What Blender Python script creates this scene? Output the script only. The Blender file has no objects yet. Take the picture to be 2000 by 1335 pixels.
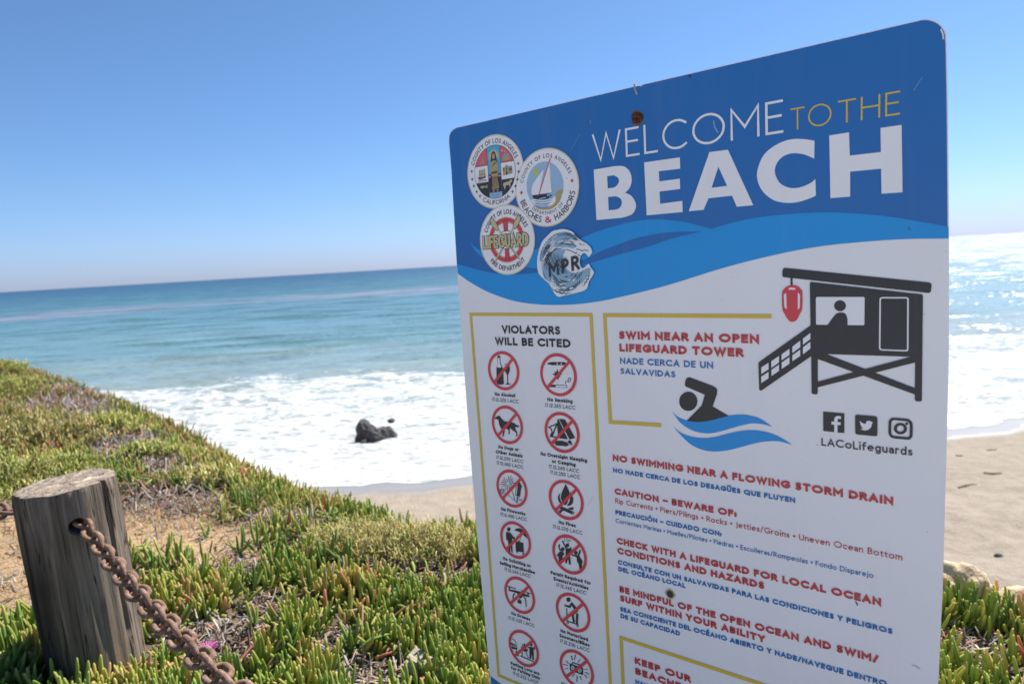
import bpy, bmesh, math, random
import numpy as np
from mathutils import Vector, Matrix
from mathutils.geometry import tessellate_polygon

random.seed(7)
RNG = np.random.default_rng(11)
SC = bpy.context.scene
COL = SC.collection
R = math.radians

# ------------------------------------------------------------------ camera
EYE = 0.95                                   # eye height above the terrace, metres
F_PX = 1299.5                                # focal length in 2000-px photo pixels
CR = np.array((0.99829, -0.00695, -0.05812)) # camera right / up / forward in the world
CU = np.array((0.05853, 0.11855, 0.99122))
CF = np.array((0.0, 0.99292, -0.11875))
cam_d = bpy.data.cameras.new('camera')
cam = bpy.data.objects.new('camera', cam_d)
COL.objects.link(cam)
cam.matrix_world = Matrix(((CR[0], CU[0], -CF[0], 0), (CR[1], CU[1], -CF[1], 0), (CR[2], CU[2], -CF[2], EYE), (0, 0, 0, 1)))
cam_d.sensor_width = 36.0
cam_d.lens = 36.0 * F_PX / 2000.0
cam_d.clip_start = 0.02
cam_d.clip_end = 90000
cam_d.dof.use_dof = True
cam_d.dof.focus_distance = 0.88
cam_d.dof.aperture_fstop = 7.0
SC.camera = cam

# ------------------------------------------------------------------ sun, sky, exposure
SUN_AZ, SUN_EL = R(43), R(50)                # azimuth clockwise from +Y
sd = Vector((math.sin(SUN_AZ) * math.cos(SUN_EL), math.cos(SUN_AZ) * math.cos(SUN_EL), math.sin(SUN_EL)))
sun_d = bpy.data.lights.new('sun', 'SUN')
sun_d.energy = 5.0
sun_d.angle = R(0.53)
sun_d.color = (1.0, 0.95, 0.87)
sun = bpy.data.objects.new('sun', sun_d)
sun.rotation_euler = sd.to_track_quat('Z', 'Y').to_euler()
COL.objects.link(sun)

W = bpy.data.worlds.new('World')
SC.world = W
W.use_nodes = True
nt = W.node_tree
nt.nodes.clear()
sky = nt.nodes.new('ShaderNodeTexSky')
sky.sky_type = 'NISHITA'
sky.sun_disc = False
sky.sun_elevation = SUN_EL
sky.sun_rotation = SUN_AZ
sky.altitude = 0
sky.air_density = 1.0
sky.dust_density = 0.25
sky.ozone_density = 2.0
bg = nt.nodes.new('ShaderNodeBackground')
bg.inputs['Strength'].default_value = 0.063
wo = nt.nodes.new('ShaderNodeOutputWorld')
geo_w = nt.nodes.new('ShaderNodeTexCoord')
sep_w = nt.nodes.new('ShaderNodeSeparateXYZ')
nt.links.new(geo_w.outputs['Generated'], sep_w.inputs[0])
tint = nt.nodes.new('ShaderNodeValToRGB')              # bluer marine air, a mauve haze low down
for i_, (p_, c_) in enumerate([(0.0, (.56, .72, 1.34)), (.025, (.58, .75, 1.32)), (.05, (.62, .80, 1.30)), (.12, (.64, .84, 1.18)), (.35, (.68, .90, 1.12)), (1.0, (.85, .94, 1.02))]):
    el_ = tint.color_ramp.elements[i_] if i_ < 2 else tint.color_ramp.elements.new(p_)
    el_.position = p_; el_.color = (*c_, 1)
mul_w = nt.nodes.new('ShaderNodeMix'); mul_w.data_type = 'RGBA'; mul_w.blend_type = 'MULTIPLY'
mul_w.inputs[0].default_value = 1.0
nt.links.new(sep_w.outputs[2], tint.inputs[0])
nt.links.new(sky.outputs[0], mul_w.inputs[6]); nt.links.new(tint.outputs[0], mul_w.inputs[7])
nt.links.new(mul_w.outputs[2], bg.inputs['Color'])
nt.links.new(bg.outputs[0], wo.inputs['Surface'])

SC.view_settings.view_transform = 'Standard'
SC.view_settings.look = 'None'
SC.view_settings.gamma = 1.0
SC.view_settings.exposure = 0.93
SC.view_settings.use_curve_mapping = False
SC.cycles.max_bounces = 6
SC.cycles.transparent_max_bounces = 4

# ------------------------------------------------------------------ small helpers
def ray(px, py):
    return (px - 1000) * CR - (py - 667.5) * CU + F_PX * CF

def at_z(px, py, z):
    d = ray(px, py)
    p = d * ((z - EYE) / d[2])
    return np.array((p[0], p[1], z))

def at_dist(px, py, dist):
    d = ray(px, py)
    p = d * dist / math.hypot(d[0], d[1])
    return np.array((p[0], p[1], p[2] + EYE))

def tag(o, label=None, cat=None, group=None, kind=None):
    if label: o['label'] = label
    if cat: o['category'] = cat
    if group: o['group'] = group
    if kind: o['kind'] = kind
    return o

def empty(name, loc=(0, 0, 0), rz=0.0):
    o = bpy.data.objects.new(name, None)
    o.location = loc
    o.rotation_euler = (0, 0, rz)
    o.empty_display_size = 0.05
    COL.objects.link(o)
    return o

def np_mesh(name, V, quads=None, tris=None, mats=(), smooth=True, attrs=None, parent=None, midx=None):
    me = bpy.data.meshes.new(name)
    V = np.asarray(V, np.float32)
    me.vertices.add(len(V))
    me.vertices.foreach_set('co', V.ravel())
    q = np.zeros((0, 4), np.int32) if quads is None else np.asarray(quads, np.int32)
    t = np.zeros((0, 3), np.int32) if tris is None else np.asarray(tris, np.int32)
    li = np.concatenate([q.ravel(), t.ravel()]).astype(np.int32)
    me.loops.add(len(li))
    me.loops.foreach_set('vertex_index', li)
    n = len(q) + len(t)
    me.polygons.add(n)
    st = np.concatenate([np.arange(len(q)) * 4, len(q) * 4 + np.arange(len(t)) * 3]).astype(np.int32)
    me.polygons.foreach_set('loop_start', st)
    if smooth: me.polygons.foreach_set('use_smooth', np.ones(n, bool))
    if midx is not None: me.polygons.foreach_set('material_index', np.asarray(midx, np.int32))
    me.update(calc_edges=True)
    for k, a in (attrs or {}).items():
        a = np.asarray(a, np.float32)
        if a.ndim == 1:
            at = me.attributes.new(k, 'FLOAT', 'POINT')
            at.data.foreach_set('value', a)
        else:
            at = me.attributes.new(k, 'FLOAT_COLOR', 'POINT')
            at.data.foreach_set('color', np.concatenate([a, np.ones((len(a), 1), np.float32)], 1).ravel())
    for m in mats: me.materials.append(m)
    o = bpy.data.objects.new(name, me)
    COL.objects.link(o)
    if parent: o.parent = parent
    return o

def grid_faces(nr, nc, wrap=False):
    i, j = np.meshgrid(np.arange(nr - 1), np.arange(nc if wrap else nc - 1), indexing='ij')
    a = i * nc + j
    b = i * nc + (j + 1) % nc
    return np.stack([a, b, b + nc, a + nc], -1).reshape(-1, 4)

def bm_obj(name, bm, mat, parent=None, smooth=False):
    me = bpy.data.meshes.new(name)
    bm.to_mesh(me)
    bm.free()
    for m in (mat if isinstance(mat, (list, tuple)) else (mat,)): me.materials.append(m)
    if smooth:
        for p in me.polygons: p.use_smooth = True
    o = bpy.data.objects.new(name, me)
    COL.objects.link(o)
    if parent: o.parent = parent
    return o

def hash2(i, j, s):
    n = (i.astype(np.int64) * 374761393 + j.astype(np.int64) * 668265263 + s * 1442695041) & 0x7fffffff
    n = ((n ^ (n >> 13)) * 1274126177) & 0x7fffffff
    return ((n ^ (n >> 16)) & 0xffff) / 65535.0

def vnoise(x, y, s=0, oct=4):
    x = np.asarray(x, float); y = np.asarray(y, float)
    out = np.zeros(np.broadcast(x, y).shape); amp = 1.0; tot = 0.0
    for o in range(oct):
        xi = np.floor(x); yi = np.floor(y)
        fx = x - xi; fy = y - yi
        fx = fx * fx * (3 - 2 * fx); fy = fy * fy * (3 - 2 * fy)
        a = hash2(xi, yi, s + o); b = hash2(xi + 1, yi, s + o)
        c = hash2(xi, yi + 1, s + o); d = hash2(xi + 1, yi + 1, s + o)
        out += amp * ((a * (1 - fx) + b * fx) * (1 - fy) + (c * (1 - fx) + d * fx) * fy)
        tot += amp; amp *= 0.5; x = x * 2.03 + 17.1; y = y * 2.03 + 9.7
    return out / tot

# ------------------------------------------------------------------ materials
class NT:
    def __init__(s, name):
        s.m = bpy.data.materials.new(name)
        s.m.use_nodes = True
        s.t = s.m.node_tree
        s.t.nodes.clear()
        s.out = s.n('ShaderNodeOutputMaterial')
    def n(s, typ, **kw):
        nd = s.t.nodes.new(typ)
        for k, v in kw.items():
            if hasattr(nd, k): setattr(nd, k, v)
            else: s.put(nd.inputs[k.replace('_', ' ')], v)
        return nd
    def put(s, sock, v):
        if isinstance(v, bpy.types.NodeSocket): s.t.links.new(v, sock)
        elif isinstance(v, (tuple, list)) and len(v) == 3 and sock.type == 'RGBA': sock.default_value = (*v, 1)
        else: sock.default_value = v
    def noise(s, vec, scale, detail=4, rough=0.55, dist=0.0):
        nd = s.n('ShaderNodeTexNoise')
        if vec is not None: s.put(nd.inputs['Vector'], vec)
        s.put(nd.inputs['Scale'], scale); s.put(nd.inputs['Detail'], detail)
        s.put(nd.inputs['Roughness'], rough); s.put(nd.inputs['Distortion'], dist)
        return nd.outputs['Fac']
    def ramp(s, fac, stops, interp='LINEAR'):
        nd = s.n('ShaderNodeValToRGB')
        nd.color_ramp.interpolation = interp
        e = nd.color_ramp.elements
        while len(e) > 1: e.remove(e[-1])
        for i, (p, c) in enumerate(stops):
            el = e[0] if i == 0 else e.new(p)
            el.position = p
            el.color = (*c, 1) if isinstance(c, (tuple, list)) else (c, c, c, 1)
        s.put(nd.inputs['Fac'], fac)
        return nd.outputs['Color']
    def math(s, op, a, b=0.0, c=0.0, clamp=False):
        nd = s.n('ShaderNodeMath'); nd.operation = op; nd.use_clamp = clamp
        s.put(nd.inputs[0], a); s.put(nd.inputs[1], b); s.put(nd.inputs[2], c)
        return nd.outputs[0]
    def mrange(s, v, a, b, c=0.0, d=1.0):
        nd = s.n('ShaderNodeMapRange'); nd.clamp = True
        for i, q in enumerate((v, a, b, c, d)): s.put(nd.inputs[i], q)
        return nd.outputs[0]
    def mix(s, fac, a, b, blend='MIX'):
        nd = s.n('ShaderNodeMix'); nd.data_type = 'RGBA'; nd.blend_type = blend
        s.put(nd.inputs[0], fac); s.put(nd.inputs[6], a); s.put(nd.inputs[7], b)
        return nd.outputs[2]
    def mapping(s, vec, scale=(1, 1, 1), rot=(0, 0, 0)):
        nd = s.n('ShaderNodeMapping')
        s.put(nd.inputs['Vector'], vec)
        nd.inputs['Scale'].default_value = scale
        nd.inputs['Rotation'].default_value = rot
        return nd.outputs[0]
    def attr(s, name, out='Fac'):
        nd = s.n('ShaderNodeAttribute'); nd.attribute_name = name
        return nd.outputs[out]
    def obj(s):
        return s.n('ShaderNodeTexCoord').outputs['Object']
    def pos(s):
        return s.n('ShaderNodeNewGeometry').outputs['Position']
    def bump(s, h, strength=0.3, dist=0.01, normal=None):
        nd = s.n('ShaderNodeBump')
        s.put(nd.inputs['Height'], h); s.put(nd.inputs['Strength'], strength); s.put(nd.inputs['Distance'], dist)
        if normal is not None: s.put(nd.inputs['Normal'], normal)
        return nd.outputs[0]
    def bsdf(s, color, rough=0.6, spec=0.5, normal=None, metal=0.0):
        nd = s.n('ShaderNodeBsdfPrincipled')
        s.put(nd.inputs['Base Color'], color); s.put(nd.inputs['Roughness'], rough)
        s.put(nd.inputs['Specular IOR Level'], spec); s.put(nd.inputs['Metallic'], metal)
        if normal is not None: s.put(nd.inputs['Normal'], normal)
        return nd.outputs[0]
    def done(s, sh):
        s.t.links.new(sh, s.out.inputs['Surface'])
        return s.m

def simple(name, color, rough=0.6, spec=0.3, var=0.0, scale=20):
    k = NT(name)
    c = color
    if var:
        c = k.mix(k.noise(k.obj(), scale, 5), tuple(x * (1 - var) for x in color), tuple(min(1, x * (1 + var)) for x in color))
    return k.done(k.bsdf(c, rough, spec))
# ------------------------------------------------------------------ terrain of the bluff
EDGE = np.array([(-70, 76), (-21.393, 21.499), (-6.32, 8.169), (-4.457, 6.369), (-3.389, 5.163), (-2.38, 3.975), (-1.72, 3.223), (-1.231, 2.775), (-0.889, 2.463), (-0.7, 2.337), (-0.571, 2.251),
                 (-0.427, 2.242), (-0.279, 2.204), (-0.163, 2.152), (0.127, 2.012), (0.417, 1.873), (0.666, 1.735), (0.881, 1.615), (0.991, 1.52), (1.069, 1.466), (1.11, 1.402), (1.254, 1.308), (2.5, .4), (8, -5), (40, -34)], float)

def edge_dist(x, y):
    """signed distance to the bluff edge, positive on the sea side"""
    x = np.asarray(x, float); y = np.asarray(y, float)
    best = np.full(x.shape, 1e9); sg = np.ones(x.shape)
    for (ax, ay), (bx, by) in zip(EDGE[:-1], EDGE[1:]):
        dx, dy = bx - ax, by - ay
        t = np.clip(((x - ax) * dx + (y - ay) * dy) / (dx * dx + dy * dy), 0, 1)
        qx, qy = x - ax - t * dx, y - ay - t * dy
        d = np.hypot(qx, qy)
        s = np.sign(dx * (y - ay) - dy * (x - ax)); s[s == 0] = 1
        m = d < best
        best = np.where(m, d, best); sg = np.where(m, s, sg)
    return best * sg

def ground_z(x, y):
    x = np.asarray(x, float); y = np.asarray(y, float)
    e = edge_dist(x, y)
    ep = np.maximum(e + 0.03, 0)
    drop = np.where(ep < 0.6, 0.75 * ep * ep, 0.27 + 0.9 * (ep - 0.6))
    z = (vnoise(x * 1.3, y * 1.3, 3, 3) - 0.5) * 0.06 + (vnoise(x * 5, y * 5, 5, 3) - 0.5) * 0.03
    z = z * np.clip((np.hypot(x, y) - 0.4) / 1.2, 0.15, 1)
    big = (vnoise(x * .25, y * .25, 8, 2) - 1.0) * 1.0
    return z - drop + big * np.clip(ep / 6, 0, 1)

rr = np.concatenate([[0.02], np.geomspace(0.25, 60, 170)])
aa = np.linspace(0, 2 * np.pi, 361)[:-1]
RR, AA = np.meshgrid(rr, aa, indexing='ij')
GX, GY = RR * np.sin(AA), RR * np.cos(AA)
GZ = ground_z(GX, GY)
k = NT('bluff soil')
hum = k.attr('humus')
p = k.pos()
n1 = k.noise(p, 2.2, 6, .6); n2 = k.noise(p, 30, 6, .65); n3 = k.noise(p, 120, 3, .6)
c = k.ramp(n1, [(.3, (.30, .20, .115)), (.55, (.42, .285, .165)), (.75, (.50, .36, .22))])
c = k.mix(k.mrange(n2, .52, .66), c, (.16, .12, .085))
c = k.mix(k.mrange(n3, .6, .72), c, (.55, .45, .34))
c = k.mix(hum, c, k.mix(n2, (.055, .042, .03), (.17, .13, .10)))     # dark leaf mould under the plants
M_SOIL = k.done(k.bsdf(c, .95, .1, k.bump(k.math('ADD', n2, k.math('MULTIPLY', n3, .5)), .7, .02)))
GROUND = tag(np_mesh('ground', np.stack([GX, GY, GZ], -1).reshape(-1, 3), grid_faces(len(rr), len(aa), True), mats=[M_SOIL]), kind='structure')

# unseen pale ground added behind the camera to bounce sunlight onto the sign
bounce_sheet = np.array([(-9, -.55), (-3, -.1), (-.2, -.02), (1.0, -.25), (3.2, -1.6), (9, -8.5), (-1, -14), (-14, -9)], float)
gx_, gy_ = np.meshgrid(np.linspace(-14, 9, 150), np.linspace(-14, .1, 100), indexing='xy')
def in_poly(x, y, P_):
    r_ = np.zeros(x.shape, bool)
    for (ax, ay), (bx_, by_) in zip(P_, np.roll(P_, -1, 0)):
        r_ ^= ((ay > y) != (by_ > y)) & (x < (bx_ - ax) * (y - ay) / (by_ - ay + 1e-12) + ax)
    return r_
k = NT('pale bounce grit')
n1 = k.noise(k.pos(), 3, 5, .6); n2 = k.noise(k.pos(), 140, 3, .6)
M_BOUNCE = k.done(k.bsdf(k.mix(k.mrange(n2, .55, .7, 0, .5), k.ramp(n1, [(.3, (.60, .545, .47)), (.7, (.70, .64, .56))]), (.35, .31, .27)), .95, .1, k.bump(n2, .5, .01)))
inside = in_poly(gx_, gy_, bounce_sheet)
F_ = grid_faces(100, 150)
F_ = F_[inside.ravel()[F_].all(1)]
tag(np_mesh('added_path', np.stack([gx_, gy_, ground_z(gx_, gy_) + .012], -1).reshape(-1, 3), F_, mats=[M_BOUNCE]), kind='structure')

# ------------------------------------------------------------------ beach and sea
SEA = EYE - 12.0
SHX = np.array([-400, -60, -25, -15, -11, -9, -7.8, -6.3, -5.2, -4, -2.7, -1, 4, 12, 20, 27, 29.5, 31, 31.6, 33, 36, 60, 400])
SHY = np.array([30, 35.6, 36.6, 37.2, 37.0, 36.8, 37.3, 36.8, 36.7, 37.0, 37.5, 37.6, 38.2, 39.3, 40.3, 41.0, 41.3, 41.9, 42.7, 42.5, 42.6, 46, 60], float)
def shore(x):
    return np.interp(x, SHX, SHY) + (vnoise(x * .7, x * 0, 21, 3) - .5) * .35

bx = np.concatenate([np.linspace(-400, -40, 30), np.linspace(-38, 48, 340), np.linspace(50, 400, 30)])
bt = np.concatenate([np.linspace(-6, 8, 90), np.linspace(8.3, 70, 170)])
BX, BT = np.meshgrid(bx, bt, indexing='xy')
BYs = shore(BX)
BY = BYs - BT
lump = np.clip((BT - 5) / 6, 0, 1)
BZ = SEA + 0.028 * BT + lump * ((vnoise(BX * 1.6, BY * 1.6, 31, 4) - .5) * .30 + (vnoise(BX * .3, BY * .3, 33, 2) - .5) * .3)
k = NT('beach sand')
p = k.pos()
wet = k.attr('inland')
wn = k.math('ADD', wet, k.math('MULTIPLY', k.math('SUBTRACT', k.noise(p, .5, 3), .5), 1.1))
wf = k.mrange(wn, 1.9, 2.9, 1, 0)
n1 = k.noise(p, 1.6, 6, .62); n2 = k.noise(p, 9, 4, .6)
dry = k.ramp(n1, [(.3, (.275, .235, .19)), (.5, (.315, .27, .22)), (.7, (.35, .305, .25))])
dry = k.mix(k.mrange(n2, .62, .7, 0, .35), dry, (.30, .24, .19))
wetc = k.mix(k.noise(k.mapping(p, (.2, 1.5, 1)), 1.0, 3), (.20, .195, .20), (.27, .26, .255))
col = k.mix(wf, dry, wetc)
ro = k.mrange(wf, 0, 1, .95, .38)
M_SAND = k.done(k.bsdf(col, ro, k.mrange(wf, 0, 1, .1, .5), k.bump(k.math('MULTIPLY', k.math('ADD', n1, n2), k.math('SUBTRACT', 1, wf)), .8, .12)))
tag(np_mesh('beach', np.stack([BX, BY, BZ], -1).reshape(-1, 3), grid_faces(len(bt), len(bx)), mats=[M_SAND], attrs={'inland': BT.ravel()}), kind='structure')

sx = np.concatenate([-np.geomspace(45000, 60, 60), np.linspace(-58, 62, 300), np.geomspace(65, 45000, 60)])
st = np.concatenate([np.linspace(-0.5, 6, 60), np.linspace(6.2, 60, 170), np.geomspace(61, 42000, 90)])
SX, ST = np.meshgrid(sx, st, indexing='xy')
SY = shore(np.clip(SX, -400, 400)) + ST
swell = np.clip(ST / 14, 0, 1) * np.exp(-np.maximum(ST - 45, 0) / 25)
SZ = SEA + swell * ((vnoise(SX * .16, SY * .42, 41, 4) - .5) * .85) + np.clip(1 - ST / 2.5, 0, 1) * 0.03
k = NT('sea water')
p = k.pos()
off = k.attr('off')
geo = k.n('ShaderNodeSeparateXYZ', Vector=p)
X, Y = geo.outputs[0], geo.outputs[1]
# water body colour by distance from the beach
jit = k.math('MULTIPLY', k.math('SUBTRACT', k.noise(k.mapping(p, (.012, .05, 1)), 1.0, 4, .6), .5), 1.0)
lo = k.math('LOGARITHM', k.math('ADD', k.math('MAXIMUM', off, 0), 20), 10)
body = k.ramp(k.mrange(k.math('ADD', lo, k.math('MULTIPLY', jit, .35)), 1.3, 3.6),
              [(0, (.28, .30, .295)), (.20, (.22, .27, .265)), (.30, (.095, .185, .19)), (.45, (.062, .150, .172)), (.62, (.033, .108, .145)), (.80, (.014, .07, .125)), (1, (.012, .055, .105))])
# sandy plumes close in
plume = k.mrange(k.noise(k.mapping(p, (.02, .11, 1)), 1.0, 4, .6, .6), .54, .74)
body = k.mix(k.math('MULTIPLY', plume, k.mrange(off, 60, 150, .7, 0)), body, (.25, .32, .28))
# kelp line
kd = k.math('SUBTRACT', Y, k.math('ADD', k.math('MULTIPLY', X, .155), 365))
kd = k.math('ABSOLUTE', k.math('ADD', kd, k.math('MULTIPLY', k.math('SUBTRACT', k.noise(k.mapping(p, (.012, .012, 1)), 1.0, 3), .5), 90)))
kel = k.math('MULTIPLY', k.mrange(kd, 12, 85, 1, 0), k.mrange(k.noise(k.mapping(p, (.010, .055, 1), (0, 0, .15)), 1.0, 6, .68), .44, .60))
body = k.mix(k.math('MULTIPLY', kel, .9), body, (.25, .215, .26))
# foam
fv = k.mapping(p, (.42, 1.0, 1))
f1 = k.noise(fv, .55, 8, .66, .9)
f2 = k.noise(k.mapping(p, (.5, 1.1, 1)), 2.3, 5, .6, .4)
f3 = k.noise(k.mapping(p, (.06, .12, 1)), 1.0, 3, .6)
ff = k.math('ADD', k.math('MULTIPLY', f1, .52), k.math('ADD', k.math('MULTIPLY', f2, .33), k.math('MULTIPLY', f3, .15)))
edge = k.math('ADD', off, k.math('ADD', k.math('MULTIPLY', k.math('SUBTRACT', k.noise(k.mapping(p, (.09, .3, 1)), 1.0, 6, .62, .5), .5), 26), k.mrange(X, -20, 50, 0, 8)))
th = k.ramp(k.mrange(edge, 0, 60), [(0, .18), (.04, .31), (.10, .41), (.2, .448), (.4, .468), (.6, .47), (.66, .512), (.74, .62), (.8, .9)])
foam = k.mrange(k.math('SUBTRACT', ff, th), -.035, .05)
caps = k.math('MULTIPLY', k.mrange(k.noise(k.mapping(p, (.05, .16, 1)), 1.0, 4, .7), .725, .75), k.mrange(off, 120, 300))
foam = k.math('MAXIMUM', foam, k.math('MULTIPLY', caps, .8))
foamc = k.mix(k.mrange(f2, .38, .6), (.30, .325, .335), (.62, .625, .625))
hb = k.math('ADD', k.noise(k.mapping(p, (.55, 1.3, 1)), 1.2, 5, .62), k.math('MULTIPLY', k.noise(k.mapping(p, (.06, .2, 1)), 1.0, 4, .6), 3.2))
def facets(vec, scale, detail):
    nd = k.n('ShaderNodeTexNoise'); k.put(nd.inputs['Vector'], vec)
    nd.inputs['Scale'].default_value = scale; nd.inputs['Detail'].default_value = detail; nd.inputs['Roughness'].default_value = .6
    vs_ = k.n('ShaderNodeVectorMath'); vs_.operation = 'SUBTRACT'
    k.put(vs_.inputs[0], nd.outputs['Color']); vs_.inputs[1].default_value = (.5, .5, .5)
    return vs_.outputs[0]
va = k.n('ShaderNodeVectorMath'); va.operation = 'ADD'
k.put(va.inputs[0], facets(k.mapping(p, (.55, 1.2, 1)), 1.3, 5)); k.put(va.inputs[1], facets(k.mapping(p, (.05, .14, 1)), 1.0, 4))
vm = k.n('ShaderNodeVectorMath'); vm.operation = 'MULTIPLY'
k.put(vm.inputs[0], va.outputs[0]); vm.inputs[1].default_value = (1.5, 2.3, 0)
vb = k.n('ShaderNodeVectorMath'); vb.operation = 'ADD'
k.put(vb.inputs[0], vm.outputs[0]); vb.inputs[1].default_value = (0, 0, 1)
vn = k.n('ShaderNodeVectorMath'); vn.operation = 'NORMALIZE'
k.put(vn.inputs[0], vb.outputs[0])
nb = vn.outputs[0]
fb = k.bump(k.math('ADD', k.math('MULTIPLY', f2, .5), f1), .8, .35)
w = k.bsdf(body, k.mrange(off, 30, 500, .24, .36), .5, nb)
fo = k.bsdf(foamc, .85, .2, fb)
ms = k.n('ShaderNodeMixShader')
k.put(ms.inputs[0], foam); k.put(ms.inputs[1], w); k.put(ms.inputs[2], fo)
M_SEA = k.done(ms.outputs[0])
tag(np_mesh('water', np.stack([SX, SY, SZ], -1).reshape(-1, 3), grid_faces(len(st), len(sx)), mats=[M_SEA], attrs={'off': ST.ravel()}), kind='structure')

# ------------------------------------------------------------------ rocks in the surf and on the sand
k = NT('dark sea rock')
p = k.obj()
n1 = k.noise(p, 1.4, 8, .65); n2 = k.noise(p, 6, 5, .65)
c = k.ramp(n1, [(.3, (.045, .05, .058)), (.55, (.085, .085, .09)), (.75, (.20, .18, .155))])
M_ROCK = k.done(k.bsdf(c, .75, .4, k.bump(k.math('ADD', n1, n2), .9, .25)))

def lump_mesh(bm, c, r, seed, sub=4, rough=.28):
    v0 = bmesh.ops.create_icosphere(bm, subdivisions=sub, radius=1.0)['verts']
    co = np.array([v.co[:] for v in v0])
    n = vnoise(co[:, 0] * 1.7 + seed * 3 + co[:, 2], co[:, 1] * 1.7 + co[:, 2] * 1.3, seed, 4) - .5
    n += (vnoise(co[:, 0] * 5 + co[:, 2] * 3, co[:, 1] * 5 - co[:, 2] * 4, seed + 9, 3) - .5) * .35
    for v, q, m in zip(v0, co, n):
        s = 1 + rough * 2 * m
        v.co = Vector((c[0] + q[0] * r[0] * s, c[1] + q[1] * r[1] * s, c[2] + q[2] * r[2] * s))

def rock(name, loc, lumps, mat, label, cat, group=None, rough=.28, sub=4, scale=1.0):
    bm = bmesh.new()
    lumps = [(tuple(a_ * scale for a_ in c_), tuple(a_ * scale for a_ in r_)) for c_, r_ in lumps]
    for i, (c, r) in enumerate(lumps): lump_mesh(bm, c, r, 5 + i * 7 + len(lumps), sub, rough)
    o = bm_obj(name, bm, mat, smooth=True)
    o.location = loc
    return tag(o, label, cat, group)

p0 = at_z(731, 858, SEA)
KR = 1.17
rock('sea_rock', p0, [((-.62, .2, .60), (.46, .55, .68)), ((-.66, .1, .1), (.50, .55, .7)), ((-.25, .1, .30), (.55, .6, .60)), ((.15, -.1, .15), (.72, .65, .58)), ((.46, .05, .15), (.45, .55, .60)), ((.80, .30, .22), (.42, .42, .46)), ((.62, .2, .10), (.5, .5, .5)), ((.98, .35, .02), (.34, .36, .36))],
     M_ROCK, 'big dark two-humped rock standing in the white surf', 'rock', rough=.27, sub=5, scale=KR)
rock('sea_rock', at_z(712, 865, SEA), [((0, 0, .05), (.3, .3, .24))], M_ROCK, 'small pale-topped stone at the foot of the big surf rock', 'rock')
rock('sea_rock', at_z(764, 821, SEA), [((0, 0, .0), (.30, .3, .20))], M_ROCK, 'low dark rock just breaking the foam behind the big surf rock', 'rock')
def sand_z(x, y):
    bt_ = shore(np.array([x]))[0] - y
    l_ = min(max((bt_ - 5) / 6, 0), 1)
    x, y = np.array([x]), np.array([y])
    return float(SEA + 0.028 * bt_ + l_ * ((vnoise(x * 1.6, y * 1.6, 31, 4)[0] - .5) * .30 + (vnoise(x * .3, y * .3, 33, 2)[0] - .5) * .3))
def on_sand(px, py):
    q = at_z(px, py, SEA)
    for _ in range(8): q = at_z(px, py, sand_z(q[0], q[1]))
    return q
rock('beach_stone', on_sand(1951, 1086), [((0, 0, .02), (.15, .13, .09)), ((-.06, .02, .02), (.1, .09, .07))], M_ROCK, 'dark stone lying alone on the dry sand', 'stone', sub=3)
k = NT('pale sandstone')
n1 = k.noise(k.obj(), 9, 7, .65)
M_STONE = k.done(k.bsdf(k.ramp(n1, [(.3, (.44, .32, .20)), (.6, (.66, .52, .36)), (.8, (.72, .62, .48))]), .95, .1, k.bump(n1, .8, .03)))
def g_at(px, py, dz=0.0):
    q = at_z(px, py, 0.0)
    for _ in range(8):
        q = at_z(px, py, float(ground_z(np.array([q[0]]), np.array([q[1]]))[0]) + dz)
    return q
rock('sandstone_boulder', np.array((1.150, 1.672, .030)), [((-.05, .02, 0), (.075, .06, .062)), ((.015, .0, .0), (.05, .05, .055)), ((.045, -.01, -.03), (.04, .05, .05))], M_STONE, 'pale tan sandstone boulder at the bluff edge beside the sign', 'boulder', rough=.22)
rock('sandstone_boulder', np.array((1.262, 1.60, .0)), [((0, 0, 0), (.07, .05, .055))], M_STONE, 'orange-tan boulder at the bluff edge, at the right frame edge', 'boulder', rough=.22)

k = NT('seaweed')
M_WEED = k.done(k.bsdf(k.mix(k.noise(k.obj(), 12, 4), (.05, .045, .015), (.13, .11, .04)), .6, .4))
def weed(px, py, z, pts, label, wd=.07):
    o0 = on_sand(px, py)
    bm = bmesh.new()
    prev = None
    P = [Vector((a, b, sand_z(o0[0] + a, o0[1] + b) - o0[2] + .012 + .012 * abs(math.sin(i * 1.7)))) for i, (a, b) in enumerate(pts)]
    for i, q in enumerate(P):
        t = (P[min(i + 1, len(P) - 1)] - P[max(i - 1, 0)]).normalized()
        s = t.cross(Vector((0, 0, 1))).normalized()
        r = wd * (1.2 - .9 * i / len(P))
        ring = [bm.verts.new(q + s * r * math.cos(a) + Vector((0, 0, 1)) * r * .6 * math.sin(a)) for a in np.linspace(0, 2 * np.pi, 7)[:-1]]
        if prev:
            for j in range(6): bm.faces.new((prev[j], prev[(j + 1) % 6], ring[(j + 1) % 6], ring[j]))
        else: bm.faces.new(ring)
        prev = ring
    bm.faces.new(prev[::-1])
    o = bm_obj('seaweed', bm, M_WEED, smooth=True)
    o.location = o0
    tag(o, label, 'seaweed')
weed(1940, 924, SEA + .3, [(-.38, .12), (-.3, .03), (-.2, -.04), (0, -.04), (.16, .0), (.3, .03), (.42, .0)], 'green-brown strand of kelp lying on the dry sand by the sign edge', .085)
weed(1938, 879, SEA + .15, [(-.25, 0), (-.1, .05), (.1, 0), (.25, .04)], 'small dark clump of seaweed on the sand nearest the wet strip', .06)
weed(1876, 890, SEA + .18, [(-.2, .1), (-.05, .0), (.12, .02)], 'dark scrap of seaweed on the sand right next to the sign edge', .06)
weed(1890, 948, SEA + .35, [(-.5, -.08), (-.2, 0), (.05, .05), (.3, .1), (.5, .1)], 'thin dark line of seaweed on the sand below the green kelp strand', .045)
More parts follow.
